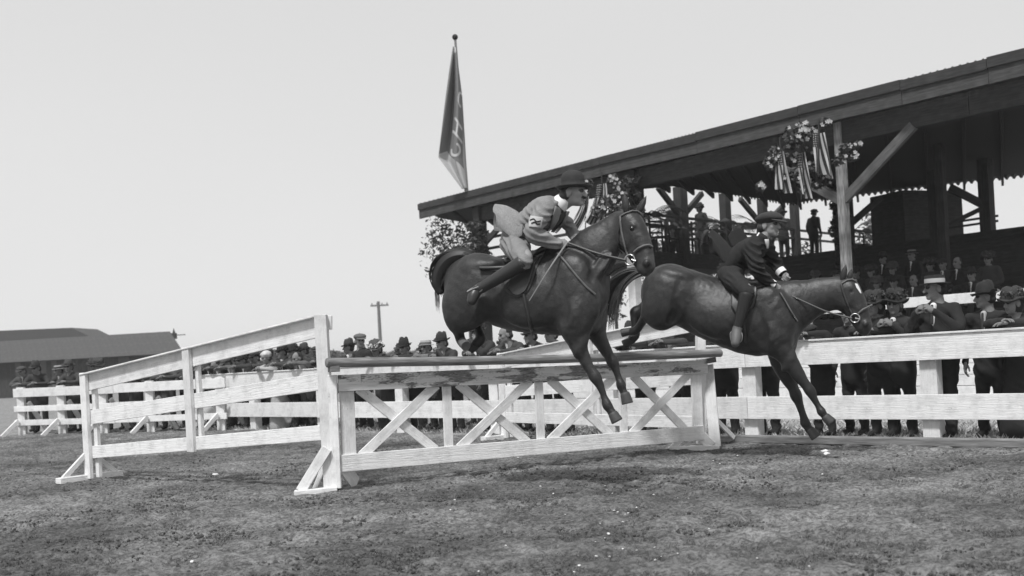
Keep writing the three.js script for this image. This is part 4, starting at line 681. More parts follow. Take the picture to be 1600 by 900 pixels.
// ---------------------------------------------------------------- far horse
const B2 = bodyPlane(1130, 470, 11.5, 17 * Math.PI / 180);
const H2 = horseSkin(B2, {
  chains: [
    { s: .78, k: .08, p: [[1046, 457, 45], [1078, 468, 46], [1112, 482, 49], [1150, 494, 53], [1184, 502, 54], [1204, 500, 49]] },
    { s: .5, k: .09, p: [[1178, 465, 22], [1206, 462, 20]] },
    { s: .6, k: .08, p: [[1205, 490, 46], [1237, 478, 35]] }, { s: .52, k: .06, p: [[1237, 478, 35], [1270, 466, 29], [1306, 457, 24]] },
    { s: .8, k: .05, p: [[1326, 453, 17, .02], [1337, 474, 15.5, .03], [1347, 496, 12, .04, 1.2], [1351, 508, 11, .04, 1.7]] },
    { s: .62, k: .04, p: [[1319, 466, 18, .02], [1331, 484, 13, .03], [1342, 505, 9, .04]] },
    { s: .8, k: .03, p: [[1348, 513, 9.5, .04, 1.6], [1350, 517, 7.8, .04, 1.6]] },
    { s: .66, k: .07, p: [[1046, 456, 40, .11], [1036, 478, 33, .14], [1033, 490, 26, .15]] }, { s: .66, k: .07, p: [[1046, 456, 40, -.11], [1036, 478, 31, -.14], [1031, 488, 24, -.15]] },
    { s: .7, k: .06, p: [[1054, 478, 22, .14], [1036, 496, 15, .15], [1014, 490, 10, .14]] }, { s: .7, k: .06, p: [[1040, 470, 22, -.14], [1016, 480, 14, -.15], [996, 488, 10, -.15]] },
    { s: .9, k: .03, p: [[993, 488, 9, -.15], [992, 506, 6.5, -.14, .6], [993, 522, 7.5, -.13, .5], [988, 529, 7.5, -.12, .5]] },
    { s: .9, k: .03, p: [[1012, 491, 9.5, .12], [1003, 504, 6.6, .06, .6], [994, 516, 7, .02, .5], [986, 518, 6.4, .0, .5]] },
    { s: .55, k: .06, p: [[1196, 470, 24, .19], [1210, 505, 30, .18], [1206, 530, 24, .17]] }, { s: .55, k: .06, p: [[1200, 470, 24, -.19], [1222, 505, 28, -.18], [1224, 530, 22, -.16]] },
    { s: .85, k: .045, p: [[1210, 530, 24, .17], [1226, 553, 15, .165], [1248, 586, 10, .16, .85], [1258, 600, 7.6, .16, .85], [1266, 611, 8.4, .155, .75], [1270, 619, 6.3, .155, .7], [1276, 630, 4.9, .15, .62], [1280, 637, 5.2, .15, .6], [1283.5, 643, 6.9, .15, .6], [1287, 648, 5.6, .15, .6], [1290, 652, 6, .15, .7]] },
    { s: .85, k: .045, p: [[1218, 530, 24, -.15], [1222, 562, 19, -.15], [1232, 590, 12.5, -.15, .85], [1239, 606, 8.6, -.15, .85], [1244, 618, 9.2, -.145, .75], [1248, 628, 6.8, -.145, .7], [1252, 641, 5.6, -.14, .62], [1255.5, 652, 5.9, -.14, .6], [1258, 661, 7.6, -.14, .6], [1262, 667, 6.2, -.14, .6], [1265, 672, 6.5, -.14, .7]] },
  ],
  eggs: [[1204, 520, .255, [.1, .14, .055], -.5, .022], [1056, 484, .215, [.09, .12, .07], -.3, .022], [1056, 430, .13, [.2, .07, .12], -.3, .03], [1208, 485, .22, [.05, .16, .06], -.5, .025], [1222, 530, 0, [.14, .13, .18], 0, .06], [1200, 470, .12, [.15, .12, .06], -.3, .05], [1331, 452, .03, [.05, .06, .055], .5, .03], [1042, 472, .19, [.15, .2, .085], -.2, .035], [1120, 498, .2, [.3, .2, .1], -.25, .06], [1212, 525, .2, [.09, .12, .06], -.6, .03], [1232, 565, .19, [.05, .12, .045], -.6, .03], [1353, 506, .095, [.032, .038, .032], -.4, .02], [1325, 470, .075, [.07, .08, .03], -.5, .018], [1331, 450, .085, [.028, .02, .024], -.6, .014]],
  grooves: [{ k: .05, p: [[1300, 474, 2.5, .12], [1270, 482, 3.5, .19], [1245, 494, 4, .24]] }, { k: .06, p: [[1180, 480, 3, .33], [1190, 510, 5, .34], [1190, 540, 5, .3]] }, { k: .05, p: [[1062, 440, 3, .3], [1056, 465, 5, .33], [1056, 490, 6, .28], [1050, 503, 6, .24]] }, { k: .04, p: [[1222, 540, 3, .3], [1236, 535, 4, .28]] }, { k: .03, p: [[1328, 482, 2, .11], [1342, 490, 2, .12]] }],
  cuts: [[1357, 507, .135, .023, .12], [1330, 456, .12, .019, .3]],
});
const horse2 = B2.group('horse', 'dark horse behind, coming down from the jump with a white star on its forehead', 'horse');
for (const q of [[1289, 651, 1299, 661, .15, 8.2, .04], [1265, 671, 1275, 684, -.14, 8.6, .035], [989, 530, 974, 538, -.12, 7.6, .035], [987, 517.5, 971, 521, .0, 7, .03]]) hoof(horse2, B2, ...q);
const hide2 = hair(.026, .46);
part('body', uvFlat(fleshy(relax(skin(H2, .011, coatTone(5, .7)), 1), 6), 3), hide2, horse2);
ears(horse2, B2, [[1316, 438, 1322, 413, .05, 1], [1326, 439, 1331, 420, -.03, .9]], hide2);
part('eye', new THREE.SphereGeometry(.019, 12, 10), mat(.01, { roughness: .1 }), horse2).position.copy(B2.hit(H2, 1330, 456, -.01)); nostril(horse2, B2.hit(H2, 1357, 506, -.014));
part('forehead_star', patch(B2, H2, [[1336, 443], [1338, 449], [1342, 455], [1344, 458]], [[1339.5, 443.5], [1342, 448], [1345, 455], [1346, 458.5]], 5, 8, .003, .004), mat(.7), horse2).userData.label = 'white star on the forehead';
{
  const path = [[1006, 425], [992, 426], [974, 436], [960, 453], [952, 474], [951, 496]].map(p => B2.P(p[0], p[1], 0));
  part('tail', strands(420, path, .006, t => .03 + .12 * Math.pow(t, .8), 14, 5), new THREE.MeshStandardMaterial({ color: grey(.03), roughness: .5 }), horse2);
  const br = part('bridle', strapAlong(B2, H2, [[1314, 444], [1317, 456], [1322, 470], [1328, 484], [1332, 492]], .010), M.leather, horse2);
  part('browband', strapAlong(B2, H2, [[1315, 443], [1323, 438], [1331, 436.5], [1337, 439]], .010), M.strap, br);
  part('noseband', strapAlong(B2, H2, [[1341, 490], [1348, 484], [1356, 480], [1362, 477]], .013), M.strap, br);
  const ring = B2.hit(H2, 1336, 497, .02); bitRing(br, ring, .044);
  part('bit_mouthpiece', tube([ring.clone(), B2.hit(H2, 1344, 499, .01)], .009, 4, 6), M.metal, br);
  const hand = W3(B2.P(1222, 455, .1));
  part('rein', tube([hand, W3(B2.P(1262, 474, .17)), W3(B2.P(1295, 488, .13)), ring.clone().add(V(-.03, 0, .01))], .009, 18, 5), M.strap, horse2);
  part('neck_strap', strapAlong(B2, H2, [[1219, 457], [1228, 472], [1237, 488], [1246, 502]], .010), M.strap, horse2);
  const sd = part('saddle', patch(B2, H2, [[1146, 446], [1142, 462], [1142, 478], [1150, 490]], [[1182, 446], [1182, 460], [1178, 478], [1166, 490]], 10, 12, .02, .016), M.leather, horse2);
  part('saddle_seat', uvFlat(skin([round(B2.P(1128, 442, 0), B2.P(1152, 448, 0), .045, .04, { s: 3.2, k: .04 }), round(B2.P(1152, 448, 0), B2.P(1182, 446, 0), .04, .04, { s: 2.4, k: .04 })], .012, () => 1), 3), M.leather, sd);
  part('girth', strapAlong(B2, H2, [[1160, 490], [1162, 510], [1166, 535]], .016, .006), M.leather, sd);
  part('stirrup', tube([[1141, 521], [1146, 516], [1154, 516], [1159, 521], [1157, 534], [1144, 534], [1141, 521]].map(p => W3(B2.P(p[0], p[1], .36))), .008, 24, 6), M.metal, sd);
}

// ---------------------------------------------------------------- people
const skinMat = new THREE.MeshStandardMaterial({ vertexColors: true, roughness: .65 });
const wool = (v, o) => new THREE.MeshStandardMaterial({ color: grey(v), map: T.cloth, roughness: .95, ...o });
const Mtx = (px, py, pz, rx = 0, ry = 0, rz = 0, s = 1) => new THREE.Matrix4().compose(V(px, py, pz), new THREE.Quaternion().setFromEuler(new THREE.Euler(rx, ry, rz, 'YZX')), V(s, s, s));
function headGeo(o = {}, cell = .0065) {                            // looks along +x, y up; origin between the ears
  const c = o.skin ?? .22, h = o.hair ?? .03, P = [egg([-.012, .045, 0], [.098, .084, .076], 0, { c }), egg([.03, -.02, 0], [.062, .088, .061], 0, { c }), egg([.032, -.07, 0], [.052, .04, .05], 0, { c }), egg([.068, -.098, 0], [.024, .02, .024], 0, { c, k: .02 }), round([.088, .018, 0], [.114, -.03, 0], .010, .0155, { c, k: .015 }), egg([.104, -.036, .012], [.012, .009, .009], 0, { c, k: .01 }), egg([.104, -.036, -.012], [.012, .009, .009], 0, { c, k: .01 }),
    round([.082, .034, -.036], [.082, .034, .036], .013, .013, { c: c * .7, k: .015 }), egg([.058, -.018, .043], [.026, .024, .02], 0, { c, k: .02 }), egg([.058, -.018, -.043], [.026, .024, .02], 0, { c, k: .02 }), egg([.088, -.058, 0], [.013, .006, .024], 0, { c: c * .75, k: .01 }), egg([.086, -.07, 0], [.013, .007, .02], 0, { c: c * .75, k: .01 }),
    egg([-.008, -.005, .077], [.024, .036, .011], -.15, { c: c * 1.05, k: .01 }), egg([-.008, -.005, -.077], [.024, .036, .011], -.15, { c, k: .01 }), egg([-.034, .045, 0], [.093, .085, .081], 0, { c: h, k: .012 }), round([-.025, -.05, 0], o.neck ?? [-.045, -.19, 0], .054, .06, { c }), round([-.06, -.02, -.045], [-.06, -.02, .045], .05, .05, { c: h, k: .02 })];
  if (o.moustache) P.push(egg([.1, -.046, 0], [.012, .010, .032], 0, { c: .02, k: .008, pri: .004 }));
  if (o.longhair) P.push(egg([-.04, -.02, 0], [.085, .11, .088], 0, { c: h, k: .02 }));
  for (const s of [-1, 1]) { P.push({ ...egg([.094, .011, .031 * s], [.014, .009, .016], 0, { c: .04, k: .008 }), cut: true }); P.push(egg([.077, .010, .031 * s], [.012, .009, .013], 0, { c: .06, k: .004, pri: .002 })); }
  return relax(skin(P, cell), 1);
}
function handGeo(fist, v = .24, cell = .0058) {                      // wrist at the origin, knuckles along +x, thumb side +y, palm faces +z
  const P = [egg([.048, 0, .004], [.048, .042, .019], 0, { c: v, k: .012 }), round([-.04, 0, 0], [.02, 0, 0], .027, .027, { c: v, s: .8, k: .015 })];
  [[.030, .036], [.011, .041], [-.009, .038], [-.028, .03]].forEach(([y, L], i) => { const K = [.088 - (i === 3 ? .01 : 0), y, .0]; const a = fist ? [K[0] + .012, y, .032] : [K[0] + L * .95, y * 1.08, .008], b = fist ? [K[0] - .022, y, .05] : [a[0] + L * .62, y * 1.1, .024], e = fist ? [K[0] - .034, y, .034] : [b[0] + L * .4, y * 1.1, .04]; P.push({ ...limb([[...K, .0098], [...a, .0092], [...b, .0085], [...e, .0078]].map(q => [...q, v]), { c: v }), k: .004 }); });
  P.push({ ...limb((fist ? [[.025, .034, .008, .0125], [.06, .045, .03, .011], [.085, .03, .05, .0095]] : [[.02, .032, .006, .0125], [.055, .06, .018, .011], [.085, .07, .024, .009]]).map(q => [...q, v]), { c: v }), k: .008 });
  return skin(P, cell);
}
const fistG = handGeo(true), openG = handGeo(false);
function placed(g, m) { const c = g.clone(); c.applyMatrix4(m); return c; }
function handAt(g, from, to, palm = V(0, 0, 1)) { const x = W3(to).sub(W3(from)).normalize(), z = palm.clone().addScaledVector(x, -palm.dot(x)).normalize(), y = z.clone().cross(x); return placed(g, new THREE.Matrix4().makeBasis(x, y, z).setPosition(...from)); }
function creases(g, amp, fx, fy, fz, o = 0) {                        // folds in cloth: drawn-out ridges, real relief of the surface
  const p = g.attributes.position, n = g.attributes.normal; for (let i = 0; i < p.count; i++) { const x = p.getX(i), y = p.getY(i), z = p.getZ(i), m = Math.max(0, fbm(x * 5 + o, y * 5, z * 5, 2) - .3) * 3, w = Math.sin((x * .8 + y * 1.1 + z * .5) * fx * 4.4 + 9 * fbm(x * 4, y * 4 + o, z * 4, 2)), d = amp * (m * (Math.pow(.5 + .5 * w, 2) - .4) + .5 * (fbm(x * fx, y * fy + o, z * fz, 2) - .5)); p.setXYZ(i, x + n.getX(i) * d, y + n.getY(i) * d, z + n.getZ(i) * d); } g.computeVertexNormals(); return g;
}
// hats: brim at y = 0, seen from the head's own frame (front is +x)
function lathe(a, n = 28) { return new THREE.LatheGeometry(a.map(q => new THREE.Vector2(...q)), n); }
const HATS = {
  bowler: h => { part('hat', lathe([[.094, -.004], [.128, -.012], [.142, .006], [.145, .014], [.138, .012], [.1, .006], [.1, .05], [.097, .085], [.083, .118], [.05, .138], [0, .145]]), h.m, h.o); },
  fedora: h => { const g = lathe([[.09, -.004], [.135, -.012], [.156, .004], [.158, .008], [.135, .0], [.1, .008], [.1, .04], [.094, .09], [.085, .125], [.055, .138], [0, .128]], 32); const p = g.attributes.position; for (let i = 0; i < p.count; i++) { const x = p.getX(i), y = p.getY(i), z = p.getZ(i); if (y > .06) { const t = Math.min(1, (y - .06) / .07); p.setZ(i, z * (1 - .25 * t * (x > 0 ? 1 : .4))); p.setY(i, y - .035 * t * Math.exp(-z * z / .0009) + .02 * t * (x > 0 ? 0 : 1)); } else if (Math.hypot(x, z) > .11) p.setY(i, y + .7 * Math.pow(Math.abs(z), 1) * .22 - (x > 0 ? .02 : -.01)); } g.computeVertexNormals(); const m = part('hat', g, h.m, h.o); part('hat_band', lathe([[.1025, .008], [.1025, .04], [.1, .041]]), h.band || M.black, m); },
  boater: h => { const m = part('hat', lathe([[.094, 0], [.155, -.002], [.156, .006], [.102, .008], [.1, .085], [.094, .09], [0, .09]]), h.m, h.o); part('hat_band', lathe([[.1045, .012], [.1035, .055], [.1, .056]]), h.band || M.black, m); },
  cap: h => { const g = skin([egg([-.01, .03, 0], [.125, .052, .112], .1, { k: .03 }), egg([.03, .035, 0], [.105, .04, .105], -.15, { k: .03 }), egg([-.01, -.004, 0], [.1, .035, .088], 0, { k: .02 })], .008, () => 1); const m = part('hat', uvFlat(g, 6), h.m, h.o); const vs = new THREE.SphereGeometry(.1, 20, 10); vs.scale(.95, .13, .92); vs.rotateZ(-.28); vs.translate(.095, .0, 0); part('visor', vs, h.m, m); part('button', new THREE.SphereGeometry(.012, 8, 6).translate(-.005, .085, 0), h.m, m); },
  lady: h => { const g = lathe([[.09, -.01], [.14, -.025], [.17, -.01], [.175, .002], [.15, .0], [.12, .02], [.13, .07], [.11, .12], [.06, .14], [0, .14]], 32); const p = g.attributes.position; for (let i = 0; i < p.count; i++) p.setY(i, p.getY(i) + .02 * Math.sin(Math.atan2(p.getZ(i), p.getX(i)) * 3)); g.computeVertexNormals(); const m = part('hat', g, h.m, h.o); const l = []; for (let i = 0; i < 9; i++) { const a = i * .7; l.push([Math.cos(a) * .12, .06 + .03 * Math.sin(i * 2), Math.sin(a) * .12, .045, .04]); } part('hat_trim', leafCloud(260, clumps(l), .026), h.band || M.leafPale, m); },
  bonnet: h => { const m = part('hat', uvFlat(skin([egg([-.03, .02, 0], [.115, .09, .105], .2, { k: .03 }), round([.04, .035, -.075], [.04, .035, .075], .03, .03, { k: .03 })], .009, () => 1), 6), h.m, h.o); part('bow', new THREE.TorusKnotGeometry(.03, .014, 40, 6).translate(.02, -.06, .1), h.m, m); },
  none: () => {},
};
const headBank = {};
function spectator(o) {                                             // built in metres: x to the side, y up, z ahead
  const h = o.h ?? 1, lean = o.lean ?? .1, t = thing(o.name || 'person', o.label, 'person', o.p, o.turn, o.group); t.scale.setScalar(h);
  const b = (x, y, z) => { const w = Math.max(0, (y - .95) / .5); return [x, y - .25 * lean * w * w, z + lean * w]; };
  const c = o.coat ?? .03, tr = o.trousers ?? .03, sk = o.skin ?? .3, seat = o.seated; const P = [];
  const S = .02, rail = (o.rail ?? 1.235) / h;
  const hip = y => seat ? [0, .0, 0] : 0;
  if (seat) { for (const s of [-1, 1]) P.push(limb([[.1 * s, .95, 0, .1, tr], [.13 * s, .97, .42, .075, tr], [.13 * s, .55, .45, .055, tr]], { k: .03 }), limb([[.13 * s, .55, .43, .05, .02], [.13 * s, .52, .62, .045, .02]], { k: .02 })); }
  else if (o.skirt) P.push(limb([[0, .95, 0, .17, c], [0, .5, 0, .23, c], [0, .1, 0, .27, c]], { k: .04 }), limb([[-.07, .06, .05, .05, .03], [-.07, .04, .2, .04, .03]], {}), limb([[.07, .06, .05, .05, .03], [.07, .04, .2, .04, .03]], {}));
  else for (const s of [-1, 1]) { const st = o.stride ? s * .09 : 0; P.push(limb([[.085 * s, .94, 0, .1, tr], [.1 * s, .5, .02 + st * .6, .075, tr], [.105 * s, .12, st, .062, tr]], { k: .03 }), limb([[.105 * s, .07, st - .04, .045, .02], [.12 * s, .045, st + .17, .038, .02]], { k: .02 })); }
  P.push(limb([[...b(0, .93, 0), .14, c], [...b(0, 1.1, 0), .145, c], [...b(0, 1.3, -.01), .145, c], [...b(0, 1.4, -.01), .1, c]], { k: .05 }), limb([[...b(-.15, 1.38, 0), .075, c], [...b(.15, 1.38, 0), .075, c]], { k: .05 }), limb([[...b(-.1, 1.15, .0), .11, c], [...b(.1, 1.15, .0), .11, c]], { k: .05 }));
  if (!o.skirt && !seat) P.push(limb([[0, .95, 0, .155, c], [0, .78, 0, .17, c]], { k: .04 }));
  const sh = s => b(.185 * s, 1.38, 0), pose = o.pose || 'rail', hands = []; const hy = 1.62;
  const head = b(0, hy, .03); head[2] += (o.nod ?? 0) * .1; head[1] -= (o.nod ?? 0) * .05;
  const arm = (s, e, w, g, palm) => { P.push(limb([[...sh(s), .068, c], [...e, .056, c], [...w, .04, c]], { k: .03 })); const d = V(w[0] - e[0], w[1] - e[1], w[2] - e[2]).normalize(); hands.push([w, [w[0] + d.x, w[1] + d.y, w[2] + d.z], g, palm]); };
  if (pose === 'rail') { arm(1, [.27, rail + .07, lean + .12], [.03, rail + .075, lean + .3], openG, V(0, -1, 0)); arm(-1, [-.27, rail + .07, lean + .12], [-.04, rail + .1, lean + .27], openG, V(0, -1, 0)); }
  else if (pose === 'cheek') { arm(1, [.22, rail + .06, lean + .22], [.1, head[1] - .13, head[2] + .12], openG, V(-.8, 0, -.6)); arm(-1, [-.27, rail + .07, lean + .12], [-.02, rail + .08, lean + .3], openG, V(0, -1, 0)); }
  else if (pose === 'raised') { arm(1, [.27, 1.17, lean + .12], [.09, 1.36, lean + .3], fistG, V(-1, 0, 0)); arm(-1, [-.27, 1.17, lean + .12], [-.09, 1.36, lean + .3], fistG, V(1, 0, 0)); }
  else if (pose === 'mouth') { arm(1, [.24, 1.2, lean + .18], [.05, head[1] - .14, head[2] + .13], fistG, V(-1, 0, 0)); arm(-1, [-.26, rail + .06, lean + .12], [-.02, rail + .08, lean + .28], openG, V(0, -1, 0)); }
  else if (pose === 'lap') { arm(1, [.26, 1.1, .06], [.1, 1.02, .27], openG, V(0, -1, 0)); arm(-1, [-.26, 1.1, .06], [-.1, 1.02, .27], openG, V(0, -1, 0)); }
  else { arm(1, [.25, 1.12, lean * .4 - .02], [.25, .88, .08], openG, V(-1, 0, 0)); arm(-1, [-.25, 1.12, lean * .4 - .02], [-.25, .88, .08], openG, V(1, 0, 0)); }
  P.push(limb([[...b(0, 1.42, -.005), .062, sk], [head[0], head[1] - .05, head[2] - .02, .055, sk]], { k: .02 }));
  let g = relax(skin(P, o.cell ?? .022), 1); if (!o.plain) creases(g, .014, 9, 7, 9, rr(0, 50));
  const key = `${o.moustache}${o.longhair}${sk}${o.hair}`, hg = headBank[key] ??= headGeo({ skin: sk, hair: o.hair, moustache: o.moustache, longhair: o.longhair }, o.fine ? .0065 : .009);
  const hm = Mtx(head[0], head[1], head[2], 0, -Math.PI / 2 + (o.look ?? 0), -(o.down ?? 0));
  const gs = [g, placed(hg, hm)]; for (const [w, to, gg, palm] of hands) gs.push(handAt(gg, w, to, palm));
  const body = part('body', uvFlat(joinSkins(gs), 5), new THREE.MeshStandardMaterial({ vertexColors: true, map: T.cloth, roughness: .9 }), t);
  if (o.collar !== 0) { const cg = lathe([[.064, -.02], [.068, -.018], [.062, .03], [.058, .03]], 18); const q = b(0, 1.45, 0); cg.rotateX(lean * .8); cg.translate(q[0], q[1], q[2] + .005); part('collar', cg, mat(o.collar ?? .75, { side: THREE.DoubleSide }), t);
    if (o.shirt !== 0) { const a = b(0, 1.43, .085), e = b(0, 1.22, .15); const sg = skin([limb([[a[0], a[1], a[2] + .01, .035, 1], [e[0], e[1], e[2], .012, 1]], { k: .01 })], .012, () => 1); part('shirt_front', sg, mat(o.shirt ?? .7), t); part('tie', uvFlat(skin([limb([[a[0], a[1] + .0, a[2] + .045, .014, 1], [e[0], e[1] + .02, e[2] + .02, .016, 1]], { k: .01 })], .008, () => 1)), mat(.03), t); } }
  if (o.hat && o.hat !== 'none') { const hg2 = new THREE.Group(); const q = V(-.005, .048, 0).applyMatrix4(hm); const holder = { o: t, m: wool(o.hatTone ?? .03), band: o.band !== undefined ? mat(o.band) : null }; const before = t.children.length; HATS[o.hat](holder); for (const ch of t.children.slice(before)) { ch.position.copy(q); ch.rotation.set(0, -Math.PI / 2 + (o.look ?? 0), -(o.down ?? 0) + (o.tilt ?? 0), 'YZX'); } }
  return t;
}
const frontTurn = Math.atan2(-.701, .713);                          // facing the arena across the fence
function behindFence(px, b) { let lo = -20, hi = 8; for (let i = 0; i < 40; i++) { const m = (lo + hi) / 2, p = fenceP(m, 1.2, b), u = p.x / -p.z * FOCAL; (u < (px - 800) ? lo = m : hi = m); } return fenceP((lo + hi) / 2, 0, b); }
const along = 'spectators leaning on the arena fence';
const pad = px => { const p = at(px, 600, 23.9 + (300 - px) * .008); p.y = 0; return p; };
const S = [
  { px: 568, b: .55, h: 1.03, pose: 'side', hat: 'cap', hatTone: .16, coat: .025, lean: .02, look: 1.15, label: 'man in a tweed cap and dark coat standing sideways left of the boater', fine: 1, shirt: 0, collar: 0 },
  { px: 556, b: 1.15, h: .99, pose: 'side', hat: 'fedora', hatTone: .06, coat: .05, look: -.7, label: 'hatted man half hidden behind the man in the tweed cap', plain: 1 },
  { px: 608, b: .4, h: .96, pose: 'rail', hat: 'lady', hatTone: .1, band: .75, coat: .04, lean: .2, down: .25, look: .3, longhair: 1, label: 'woman in a tall hat with a broad pale band, head bowed over the fence', skirt: 1, collar: .5 },
  { px: 648, b: .4, h: .95, pose: 'rail', hat: 'fedora', hatTone: .03, coat: .03, lean: .16, look: .3, down: .1, label: 'man in a black wide-brimmed hat next left of the straw boater', fine: 1 },
  { px: 680, b: .45, h: .93, pose: 'rail', hat: 'boater', hatTone: .55, band: .12, coat: .22, lean: .14, look: .2, label: 'man in a straw boater with dark band behind the jump pole', fine: 1 },
  { px: 709, b: .4, h: .98, pose: 'mouth', hat: 'fedora', hatTone: .04, coat: .05, lean: .18, look: .1, label: 'man in a dark fedora with a hand to his mouth beside the boater', fine: 1 },
  { px: 766, b: .35, h: 1.05, pose: 'cheek', hat: 'fedora', hatTone: .05, coat: .04, lean: .16, look: .15, label: 'man in a tall fedora resting his cheek on his hand under the horse belly', fine: 1 },
  { px: 812, b: .35, h: 1.02, pose: 'rail', hat: 'none', coat: .06, lean: .2, look: -.4, down: .2, label: 'bareheaded man in a grey suit leaning on the fence under the horse belly', fine: 1 },
  { px: 846, b: .45, h: .98, pose: 'rail', hat: 'fedora', hatTone: .04, coat: .05, lean: .16, look: -.2, label: 'man in dark coat right of the bareheaded man under the horse belly' },
  { px: 878, b: .4, h: .98, pose: 'rail', hat: 'cap', hatTone: .05, coat: .03, lean: .16, label: 'man in a dark cap just left of the near horse foreleg' },
  { px: 1006, b: .4, h: .95, pose: 'rail', hat: 'fedora', hatTone: .04, coat: .04, lean: .2, label: 'man hidden behind the far horse hind legs, hand on the fence' },
  { px: 1062, b: .35, h: .95, pose: 'rail', hat: 'fedora', hatTone: .04, coat: .07, lean: .2, label: 'man in rough dark coat leaning on the fence below the far horse belly' },
  { px: 1132, b: .45, h: 1, pose: 'rail', hat: 'fedora', coat: .03, lean: .1, label: 'man behind the far horse, trousers showing right of the standard' },
  { px: 1195, b: .45, h: 1, pose: 'rail', hat: 'fedora', coat: .03, lean: .1, label: 'man behind the far horse, trousers showing left of its forelegs' },
  { px: 1283, b: .4, h: .86, pose: 'rail', hat: 'cap', hatTone: .03, coat: .025, lean: .22, down: .2, label: 'boy leaning on the fence under the far horse neck', collar: .3, shirt: 0 },
  { px: 1333, b: .7, h: .95, pose: 'side', hat: 'none', coat: .022, lean: .05, label: 'dark-coated person behind the far horse muzzle', shirt: 0, collar: 0 },
  { px: 1376, b: .5, h: 1.0, pose: 'rail', hat: 'lady', hatTone: .04, band: .05, coat: .03, lean: .05, look: -.3, longhair: 1, label: 'woman in a big trimmed hat just right of the far horse head', fine: 1, collar: 0 },
  { px: 1406, b: .55, h: 1.0, pose: 'raised', hat: 'lady', hatTone: .03, band: .05, coat: .035, lean: .05, look: .2, longhair: 1, label: 'woman in dark dress with hands raised beside the man in the pale-banded hat', fine: 1, collar: .5 },
  { px: 1470, b: .4, h: 1.09, pose: 'raised', hat: 'boater', hatTone: .03, band: .42, coat: .02, trousers: .02, lean: .04, look: -.75, label: 'man in dark suit and pale-banded dark straw hat with both hands raised before his chest', fine: 1, stride: 1, hair: .02, moustache: 1 },
  { px: 1546, b: .6, h: 1.0, pose: 'side', hat: 'fedora', hatTone: .03, coat: .025, look: -.9, lean: .03, label: 'man in dark suit and fedora at the right edge, looking left', shirt: .4 },
  { px: 1594, b: .5, h: .96, pose: 'rail', hat: 'lady', hatTone: .05, band: .1, coat: .03, look: -.5, longhair: 1, skirt: 1, collar: 0, label: 'woman in trimmed hat leaning on the fence at the right edge' },
  // crowd on the left
  { px: 341, b: .35, h: .93, pose: 'rail', hat: 'fedora', hatTone: .05, coat: .04, lean: .2, down: .2, label: 'man in dark hat first right of the wing mid post' },
  { px: 358, b: .35, h: .9, pose: 'rail', hat: 'none', coat: .05, lean: .26, down: .35, label: 'person slumped on the rail right of the wing mid post' },
  { px: 377, b: .4, h: .92, pose: 'rail', hat: 'cap', hatTone: .1, coat: .13, lean: .26, down: .3, label: 'person in pale coat bent over the rail at left' },
  { px: 396, b: .4, h: .93, pose: 'rail', hat: 'fedora', hatTone: .03, coat: .05, lean: .2, down: .15, label: 'dark-hatted man between the pale coat and the child in white' },
  { px: 414, b: .7, h: .95, pose: 'rail', hat: 'cap', hatTone: .04, coat: .06, lean: .16, label: 'capped man directly left of the child in the white bonnet' },
  { px: 436, b: .3, h: .95, rail: 1.16, pose: 'rail', hat: 'bonnet', hatTone: .75, coat: .5, lean: .22, down: .2, label: 'child in a white bonnet leaning on the fence', collar: 0, skirt: 1 },
  { px: 455, b: .45, h: .99, pose: 'rail', hat: 'fedora', hatTone: .03, coat: .06, lean: .14, label: 'tall man in black hat right of the child in the white bonnet' },
  { px: 470, b: .6, h: .98, pose: 'rail', hat: 'fedora', hatTone: .03, coat: .03, lean: .14, look: .3, label: 'man in black hat second right of the child in the bonnet' },
  { px: 488, b: .35, h: .93, pose: 'rail', hat: 'none', coat: .14, lean: .26, down: .3, label: 'person in grey coat slumped by the jump standard' },
  { px: 514, b: .6, h: .95, pose: 'rail', hat: 'cap', hatTone: .05, coat: .05, lean: .1, label: 'capped man showing just right of the left jump standard' },
];
for (const o of S) { const p = behindFence(o.px, o.b); spectator({ ...o, p, turn: frontTurn, group: along }); }
[[30, .95, 'cap'], [62, .98, 'fedora'], [92, .93, 'boater'], [118, .97, 'fedora'], [141, .97, 'fedora'], [163, .96, 'lady'], [186, .9, 'cap'], [212, .9, 'fedora'], [238, .9, 'none'], [262, .92, 'cap'], [284, .93, 'fedora'], [303, .9, 'cap'], [324, .95, 'boater']].forEach(([px, h, hat], i) => {
  const lab = ['capped spectator at the far left edge', 'second spectator from the left edge, in fedora', 'spectator in boater near the left edge', 'spectator in fedora left of the low wing post', 'spectator in fedora right behind the low wing post', 'woman in trimmed hat behind the low end of the wing', 'capped spectator under the barn eave by the low wing end', 'spectator in fedora behind the wing, left of the bareheaded one', 'bareheaded spectator behind the left wing panel', 'capped spectator behind the left wing panel', 'spectator in fedora left of the wing mid post', 'capped spectator just left of the wing mid post', 'spectator in boater right behind the wing mid post'][i];
  spectator({ p: pad(px).add(V(0, 0, i % 2 ? .0 : -.4)), turn: rr(-.5, .2), h, hat, hatTone: hat === 'boater' ? .5 : rr(.03, .1), coat: rr(.03, .1), lean: .14, pose: 'rail', rail: 1.1, look: rr(-.4, .4), down: rr(0, .25), label: lab, group: 'spectators along the far left fence', plain: 1, shirt: i % 2 ? 0 : .6 });
});
